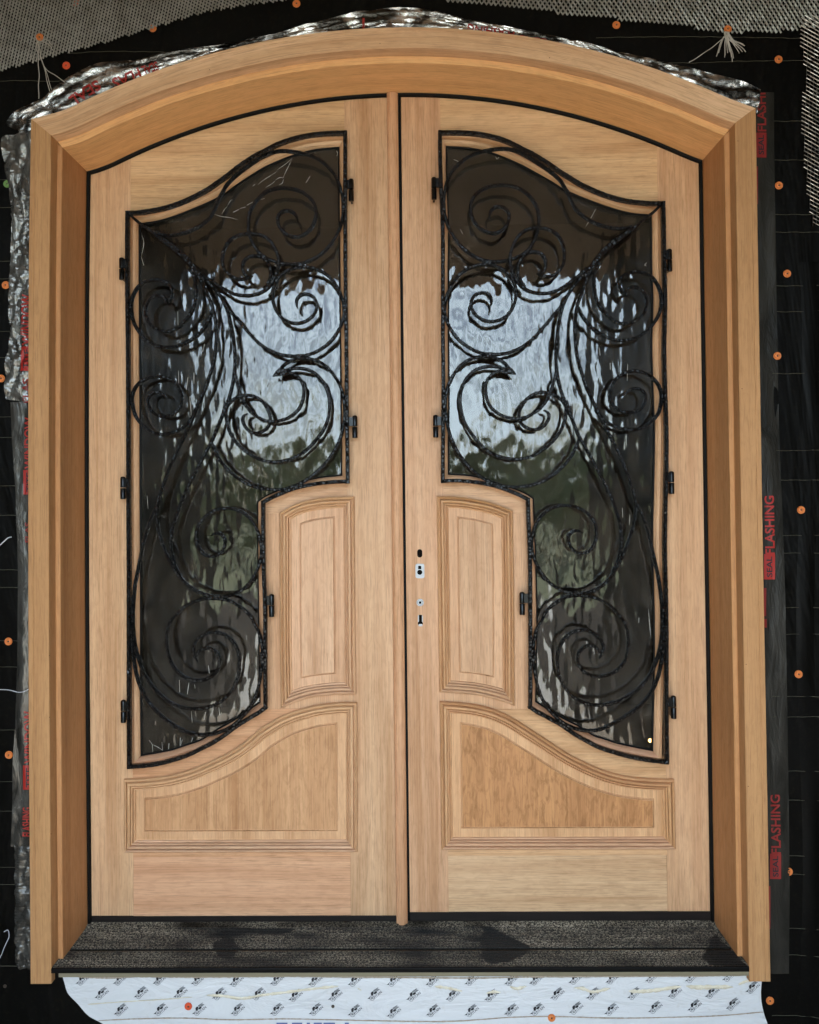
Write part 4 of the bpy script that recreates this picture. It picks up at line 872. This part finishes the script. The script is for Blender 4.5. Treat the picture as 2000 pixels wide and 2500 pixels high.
# ------------------------------------------------------------------ white printed house wrap under the threshold
YH = -.2
bl = [(150, 2376), (157, 2400), (165, 2425), (190, 2452), (215, 2480), (250, 2500), (290, 2530), (330, 2570)]; br = [(1862, 2376), (1860, 2400), (1859, 2440), (1866, 2475), (1875, 2500), (1888, 2530), (1900, 2570)]
wh = link('house_wrap', mesh('house_wrap', *(lambda P: prism(P, YH, YH+.004, shrink=0, cham=.0005)[:2])(UU(crom(bl, 6)+crom(br, 6)[::-1], YH))), WHITE)
wh['label'] = 'white printed wrap covering the base under the threshold'; wh['category'] = 'house wrap'
def logo_mesh():
    me = TX['TITAN']; co = np.array([v.co[:] for v in me.vertices]); c0 = (co.max(0)+co.min(0))/2; w, h = np.ptp(co[:, 0]), np.ptp(co[:, 1])
    V = [((v[0]-c0[0])/w*24+4, (v[1]-c0[1])/h*6.2-5.5) for v in co]; F = [tuple(p.vertices) for p in me.polygons]
    def add(P): 
        b = len(V); V.extend(P)
        for t3 in tessellate_polygon([[Vector((a, c, 0)) for a, c in P]]): F.append(tuple(b+i for i in t3))
    def line(a, b, w_=.45):
        a = np.array(a, float); b = np.array(b, float); d = b-a; d /= np.linalg.norm(d); n_ = np.array([-d[1], d[0]])*w_; add([tuple(a-n_), tuple(b-n_), tuple(b+n_), tuple(a+n_)])
    cc = np.array([-10.5, -2.5])
    for k in range(12):
        a0, a1 = 2*math.pi*k/12, 2*math.pi*(k+1)/12; line(cc+6*np.array([math.cos(a0), math.sin(a0)]), cc+6*np.array([math.cos(a1), math.sin(a1)]), .35)
    for a, b in (((-14, -5), (-11, 2)), ((-11, 2), (-10, -3)), ((-10, -3), (-7, 1)), ((-13, -1), (-8, -6)), ((-9, -1), (-10, -7)), ((-13, -3), (-10, -4))): line(a, b, .3)
    add([(-21, 3.5), (-15, -.5), (-13, 2.5), (-15, 3)]); add([(-8, 4), (-5, 8.6), (0, 9), (3, 5.5), (-.5, 4.6), (-3, 1.5), (-6, 1)]); add([(-2, 3), (3, 4.3), (8, 1.2), (6, -1.2), (1, -.6)])
    for k in range(5): line((3+k*2.4, 8.4-.5*k), (6+k*2.4, 2.8-.3*k), .5)
    line((3, 8.6), (17, 6.5), .4); line((5, 2.5), (17, 1), .4)
    return V, F
LV, LF = logo_mesh(); pm = mesh('printed_logo', [(a*.00112, 0, b*.00112) for a, b in LV], LF); pm.materials.append(INK)
for px, py in [(203, 2390), (294, 2390), (391, 2390), (484, 2391), (578, 2393), (677, 2391), (770, 2393), (867, 2393), (962, 2393), (1057, 2393), (1152, 2391), (1249, 2391), (1310, 2390), (1406, 2388), (1496, 2387), (1593, 2384), (1690, 2384), (1781, 2381),
               (249, 2425), (345, 2423), (441, 2423), (536, 2426), (632, 2426), (722, 2430), (819, 2429), (915, 2427), (1010, 2429), (1106, 2429), (1200, 2430), (1361, 2426), (1449, 2426), (1549, 2425), (1648, 2422), (1739, 2422), (1838, 2410),
               (296, 2465), (393, 2464), (487, 2464), (581, 2464), (677, 2464), (772, 2464), (867, 2467), (962, 2470), (1058, 2467), (1152, 2467), (1249, 2465), (1312, 2464), (1407, 2461), (1493, 2464), (1600, 2459), (1696, 2455), (1790, 2451)]:
    x, z = U(px, py, YH); o = link('printed_logo', pm, None, wh); o.location = (x, YH-.0012, z); o.rotation_euler = (0, -R(41), 0)
# cream glue runs and the frayed lower edge
def blob(path, w, name, mat, parent, y, seed=1, hh=.0022, w2=None):
    P = np.array(UU(crom(path, 5), y)); n = len(P); rr = random.Random(seed); V, F = [], []
    for i in range(n):
        tv = P[min(i+1, n-1)]-P[max(i-1, 0)]; tv /= np.linalg.norm(tv)+1e-9; nv = np.array([-tv[1], tv[0]]); ww = w*(.65+.6*rr.random())*min(1, .25+min(i, n-1-i)*.3)
        for s, d in ((-1, 0), (-.5, .8), (0, 1), (.5, .8), (1, 0)): p = P[i]+nv*s*ww; V.append((p[0], y-hh*d*(.7+.5*rr.random()), p[1]))
    F = [(i*5+k, i*5+k+1, (i+1)*5+k+1, (i+1)*5+k) for i in range(n-1) for k in range(4)]
    return link(name, mesh(name, V, F, smooth=60), mat, parent)
YG2 = YH-.0016
for i, (pp, w) in enumerate([([(505, 2430), (545, 2432), (590, 2438), (640, 2430), (690, 2424), (760, 2415), (826, 2408)], .0036), ([(1062, 2409), (1090, 2412), (1128, 2420)], .004), ([(1245, 2409), (1262, 2414), (1285, 2408)], .0045), ([(1262, 2412), (1268, 2430)], .0018), ([(1188, 2425), (1205, 2422), (1222, 2423)], .0042), ([(1402, 2412), (1425, 2414), (1445, 2422), (1490, 2413)], .0045),
                          ([(1535, 2420), (1560, 2421), (1600, 2418), (1640, 2412), (1663, 2409)], .0050), ([(1675, 2408), (1700, 2411), (1745, 2410), (1790, 2410)], .0058), ([(1803, 2404), (1825, 2395), (1858, 2385)], .0045), ([(873, 2412), (882, 2418)], .004), ([(215, 2452), (300, 2446), (400, 2440), (470, 2434)], .0012)]):
    blob(pp, w, 'glue_run', GLUE, wh, YG2, i)
blob([(240, 2492), (330, 2488), (450, 2486), (560, 2490), (700, 2488), (900, 2492), (1100, 2494), (1250, 2484), (1345, 2482), (1500, 2486), (1640, 2484), (1760, 2480), (1864, 2471)], .0016, 'frayed_edge', FRAY, wh, YG2, 77, .0015)
blob([(180, 2384), (260, 2388), (330, 2385), (480, 2386), (700, 2384), (900, 2386), (1180, 2388), (1260, 2386), (1500, 2384), (1700, 2383), (1850, 2380)], .0022, 'glue_edge', FRAY, wh, YG2, 78, .001)
for x0, x1 in ((675, 702), (713, 738), (749, 757), (766, 786), (790, 818), (842, 852)): rect_px(x0, 2497, x1, 2506, YH-.0012, INKB, wh, 'blue_letter_top')

# ------------------------------------------------------------------ cap nails
def cap_mesh(r=.0108):
    V, F = [], []; prof = [(r, 0), (r, -.0012), (r*.93, -.0019), (r*.72, -.0014), (r*.45, -.0012), (r*.34, -.0020), (r*.28, -.0020)]
    for q, y in prof:
        for k in range(20): a = 2*math.pi*k/20; V.append((q*math.cos(a), y, q*math.sin(a)))
    for i in range(len(prof)-1):
        for k in range(20): F.append((i*20+k, i*20+(k+1) % 20, (i+1)*20+(k+1) % 20, (i+1)*20+k))
    F.append(tuple((len(prof)-1)*20+k for k in range(20))); return mesh('cap', V, F, smooth=40)
def head_mesh():
    V = [(.0026*math.cos(a), -.0021, .0026*math.sin(a)) for a in np.linspace(0, 2*math.pi, 9)[:-1]]+[(.0021*math.cos(a), -.0029, .0021*math.sin(a)) for a in np.linspace(0, 2*math.pi, 9)[:-1]]
    return mesh('nail_head', V, [(i, (i+1) % 8, 8+(i+1) % 8, 8+i) for i in range(8)]+[tuple(8+k for k in range(8))])
CM, HM = cap_mesh(), head_mesh(); HM.materials.append(STEEL)
caps = [(724, 9, ORANGE, 'orange cap nail on bare black wrap, cut by the top edge of the photo'), (373, 69, ORANGE, 'orange cap nail half tucked under the sloping lath edge'), (97, 91, ORANGE, 'orange cap nail on the lath with white twine hanging from it'), (162, 160, REDCAP, 'bright red cap nail on black wrap just above the foil and the twine'),
        (186, 6, PINKC, 'faded red cap nail seen through the metal lath'), (1505, 61, ORANGE, 'orange cap nail on black wrap just under the jagged lath edge'), (1777, 71, ORANGE, 'orange cap nail holding the frayed white tassel'), (1901, 145, ORANGE, 'orange cap nail between the white tassel and the upright lath strip'),
        (1902, 453, ORANGE, 'orange cap nail touching the straight dark tape beside the upright lath strip'), (1922, 668, ORANGE, 'orange cap nail beside the lower end of the upright lath strip'), (1898, 869, ORANGE, 'orange cap nail half covered by the dark tape, higher of the two covered ones'), (1956, 1245, ORANGE, 'orange cap nail on black wrap level with the bright red tape lettering'),
        (1950, 1646, ORANGE, 'orange cap nail on black wrap between the two printed words of the dark tape'), (1926, 2128, ORANGE, 'orange cap nail half covered by the dark tape, lower of the two covered ones'), (1880, 2443, ORANGE, 'orange cap nail on black wrap close beside the white printed wrap'),
        (18, 449, GREENC, 'green cap nail at the edge of the crumpled grey tape'), (14, 696, ORANGE, 'orange cap nail at the edge of the crumpled grey tape, below the green one'), (3, 924, ORANGE, 'orange cap nail cut off by the side edge of the photo'), (21, 1566, ORANGE, 'orange cap nail beside the smooth grey tape, above the thin white wire'), (22, 1843, ORANGE, 'orange cap nail beside the smooth grey tape, below the thin white wire'), (12, 2408, STEEL, 'small dull steel nail on black wrap below the foot of the wrinkled tape')]
for px, py, ma, lb in caps:
    yy = YW-.0012 if ma not in (PINKC,) else YW-.001
    if px in (97, 1777): yy = YW-.012
    x, z = U(px, py, yy); e = empty('cap_nail', (x, yy, z), lb, 'cap nail', 'plastic cap nails on the wall wrap')
    me = CM.copy(); me.materials.append(ma); o = link('cap', me, None, e); o.scale = (.45,)*3 if ma is STEEL else (1, 1, 1); h = link('nail_head', HM, None, e); h.rotation_euler = (0, random.random(), 0)
for px, py, ma, lb, s in ((460, 2457, REDCAP, 'red cap nail on the white printed wrap', 1), (1347, 2485, ORANGE, 'orange cap nail on the frayed edge of the white wrap', 1), (813, 2457, STEEL, 'small brown nail on the white wrap below the doors', .42)):
    x, z = U(px, py, YH-.0016); e = empty('cap_nail', (x, YH-.0016, z), lb, 'cap nail', 'cap nails on the white wrap'); me = CM.copy(); me.materials.append(ma); o = link('cap', me, None, e); o.scale = (s*.95, 1, s*.95); link('nail_head', HM, None, e)

# ------------------------------------------------------------------ expanded metal lath
def lath(poly, ang, p, q, y0, wave, lab, seed=0, wr=.26, dens=1.0):
    """diamond strands; p, q = cell pitch in pixels along / across the rows"""
    ca, sa = math.cos(R(ang)), math.sin(R(ang)); xs = [a for a, b in poly]; ys_ = [b for a, b in poly]; c = ((min(xs)+max(xs))/2, (min(ys_)+max(ys_))/2)
    ext = max(max(xs)-min(xs), max(ys_)-min(ys_))*.75; V, F = [], []; rr = random.Random(seed)
    def pt(u, v):
        a = c[0]+u*ca+v*sa+1.2*math.sin(u*.021+v*.013+seed); b = c[1]-u*sa+v*ca+2.0*math.sin(u*.013+seed*2); return a, b
    for j in range(int(-ext/q), int(ext/q)+1):
        for i in range(int(-2*ext/p), int(2*ext/p)+1):
            u0, u1 = i*p/2, (i+1)*p/2; s0 = q*.5 if (i+j) % 2 else -q*.5
            a = pt(u0, j*q-s0); b = pt(u1, j*q+s0); mid = ((a[0]+b[0])/2, (a[1]+b[1])/2)
            if not inside(mid, poly): continue
            yy = y0-wave*(.5+.5*noise.noise(Vector((mid[0]*.008, mid[1]*.012, seed)))); A_ = np.array(U(*a, yy)); B_ = np.array(U(*b, yy)); d = B_-A_; L = np.linalg.norm(d); d /= L; nv = np.array([-d[1], d[0]]); w = q*wr*.5*(2.4+yy)/FPX*(1+rr.uniform(-.25, .25)); A_ = A_-d*w*.6; B_ = B_+d*w*.6
            k = len(V); tl = .0012*rr.uniform(.5, 1.3)
            V += [(A_[0]-nv[0]*w, yy+tl, A_[1]-nv[1]*w), (B_[0]-nv[0]*w, yy+tl, B_[1]-nv[1]*w), (B_[0]+nv[0]*w, yy-tl*.7, B_[1]+nv[1]*w), (A_[0]+nv[0]*w, yy-tl*.7, A_[1]+nv[1]*w)]; F.append((k, k+1, k+2, k+3))
    o = link('wire_lath', mesh('wire_lath', V, F), LATH); o['label'] = lab; o['category'] = 'metal lath'; o['group'] = 'expanded metal lath sheets'; return o
lath([(-60, -60), (740, -60), (700, 0), (620, 8), (500, 28), (380, 64), (250, 104), (130, 135), (0, 172), (-60, 186)], 24, 9.2, 6.4, YW-.004, .016, 'grey metal lath sheet sloping across the corner with the hanging twine', 1, .50)
lath([(1060, -60), (2040, -60), (2040, 60), (1962, 68), (1900, 76), (1790, 78), (1690, 66), (1600, 56), (1480, 42), (1350, 29), (1200, 12), (1090, 0)], -4, 11.5, 8.0, YW-.004, .010, 'grey metal lath sheet above the frayed tassel, with a jagged lower edge', 2, .42)
lath([(1960, 40), (2040, 30), (2040, 560), (1985, 548), (1976, 500), (1968, 420), (1961, 330), (1962, 250), (1968, 170), (1958, 110)], 30, 10.5, 8.5, YW-.010, .010, 'narrow upright strip of metal lath beside the dark tape', 3, .15)

# ------------------------------------------------------------------ twine, tassel, wires
def cord(paths, y, r, name, mat, lab, cat):
    parts = []
    for k, p in enumerate(paths): parts.append(tube([(U(a, b, y)[0], y-.002*math.sin(i*.5)-.0012*(k % 3), U(a, b, y)[1]) for i, (a, b) in enumerate(crom(p, 4))], r*(1-.1*(k % 3)), seg=5))
    V, F = join(parts); o = link(name, mesh(name, V, F, smooth=60), mat); o['label'] = lab; o['category'] = cat; return o
cord([[(94, 100), (93, 130), (95, 180), (94, 240)], [(99, 138), (108, 165), (115, 195), (121, 222)], [(101, 140), (112, 172), (120, 196), (126, 219)], [(99, 140), (112, 168), (135, 184), (157, 199)], [(97, 100), (110, 105), (122, 112), (128, 122)], [(92, 102), (90, 118), (95, 138)], [(100, 100), (115, 98), (125, 108)], [(88, 92), (95, 110), (99, 140)]], YW-.018, .0011, 'twine', TWINE, 'loose white twine strands hanging from a cap nail on the lath', 'twine')
tas = [[(1772+random.uniform(-4, 8), 78), (1772+dx*.35, 96), (1774+dx*.75, 96+dl_*.55), (1774+dx, 96+dl_)] for dx, dl_ in ((-25, 42), (-20, 34), (-6, 46), (-4, 40), (14, 55), (16, 48), (8, 30), (30, 22), (40, 14), (44, 16), (38, 32), (30, 36), (22, 14), (2, 34), (28, 8), (12, 44), (46, 32))]
cord(tas+[[(1768, 92), (1740, 115), (1710, 136), (1682, 153)]], YW-.018, .0013, 'tassel', TWINE, 'frayed white tassel of twine fanned out under an orange cap nail', 'twine')
cord([[(-20, 1682), (20, 1685), (50, 1690), (60, 1688), (76, 1679)]], YW-.022, .0010, 'wire', WWIRE, 'thin white wire crossing the smooth grey-brown tape', 'wire')
cord([[(-6, 1338), (8, 1324), (18, 1314), (27, 1311)]], YW-.008, .0016, 'cut_wire', WWIRE, 'short cut end of white wire on the black wrap', 'wire')
cord([[(10, 2275), (20, 2270), (22, 2285), (14, 2305), (4, 2330), (-8, 2350)]], YW-.01, .0011, 'plastic_scrap', WWIRE, 'dull curled plastic scrap beside the wrinkled tape piece', 'scrap')

# ------------------------------------------------------------------ added glowing sphere behind the pane, stands in for an orange lamp's reflection
t = NT('orange_reflection_glow'); em = t.n('ShaderNodeEmission'); em.inputs[0].default_value = (1, .5, .16, 1); em.inputs[1].default_value = 9; REFLDOT = t.done(em.outputs[0])
x, z = U(1588, 1808, 1.2); bm = bmesh.new(); bmesh.ops.create_uvsphere(bm, u_segments=16, v_segments=10, radius=.0085); me = bpy.data.meshes.new('lamp_reflection_dot'); bm.to_mesh(me); bm.free()
o = link('lamp_reflection_dot', me, REFLDOT); o.location = (x, 1.2, z); o['label'] = 'tiny glowing dot standing in for an orange lamp reflected in the glass'; o['category'] = 'lamp reflection'

# scratches and nicks in the protective film of the left and right glass
t = NT('film_scratch'); SCRM = t.done(t.pbr((.40, .38, .34), .5))
SL = 'B 640,680 720,630 745,600|B 745,600 790,575 835,575|B 780,650 815,635 830,590|B 555,655 600,615 700,550 780,500|B 760,495 840,440 890,400 920,370|B 820,590 850,520 885,450 920,375|B 505,665 530,645|B 180,960 215,900 240,880|B 240,870 280,810 298,812|B 300,940 360,910|B 370,900 430,885|B 445,865 510,830|B 95,960 180,985 260,995 350,1020|B 590,805 630,795|B 1065,630 1110,560|B 1385,290 1400,320 1390,350|A 330,1180 350,1260 325,1400|A 320,1400 350,1500|G 385,260 395,400|H 405,1325 440,1370|H 440,1370 445,1450|H 540,1345 548,1440|H 615,1360 612,1420|H 735,1300 732,1400|H 755,1320 735,1390|H 430,1365 500,1400 560,1440|H 865,1300 850,1345|H 725,690 728,820|H 825,720 808,840|H 885,740 890,780|H 1030,540 1040,620|H 850,1020 860,1140|H 1000,1030 985,1110|H 1140,980 1150,1060|C 708,475 710,620|C 838,810 832,860|C 990,820 970,900|C 715,1100 718,1230|C 878,1120 878,1240|C 835,1370 850,1570|C 815,1170 797,1300|C 1110,1330 1112,1410'
SR_ = 'RA 250,385 300,405|RA 690,350 705,380 735,350|RA 320,1120 345,1170|RB 760,250 705,350 645,450|RB 1295,820 1270,850 1290,860|RF 1395,1320 1405,1460 1420,1620|RF 1295,1415 1293,1470|RG 870,680 880,690|RG 440,860 445,900|RD 1090,380 1085,560|RD 905,370 908,440|RD 790,210 800,290|RF 1120,260 1125,360|RF 1200,330 1195,440'
for side, txt in ((0, SL), (1, SR_)):
    par = [o for o in bpy.data.objects if o.name.startswith('glass_pane')][side]; parts = []
    for q in txt.split('|'):
        P = UU(crom(T(q), 3), YG-.0008); n_ = len(P); V, F = [], []
        for i, (a, b) in enumerate(P):
            tv = np.array(P[min(i+1, n_-1)])-np.array(P[max(i-1, 0)]); tv /= np.linalg.norm(tv)+1e-9; w_ = .0009*math.sin(math.pi*(i+.5)/n_)*random.uniform(.5, 1.2)
            V += [(a-tv[1]*w_, YG-.0008, b+tv[0]*w_), (a+tv[1]*w_, YG-.0008, b-tv[0]*w_)]
        F = [(2*i, 2*i+1, 2*i+3, 2*i+2) for i in range(n_-1)]; parts.append((V, F))
    V, F = join(parts); o = link('film_scratches', mesh('film_scratches', V, F), SCRM, par); o['kind'] = 'stuff'
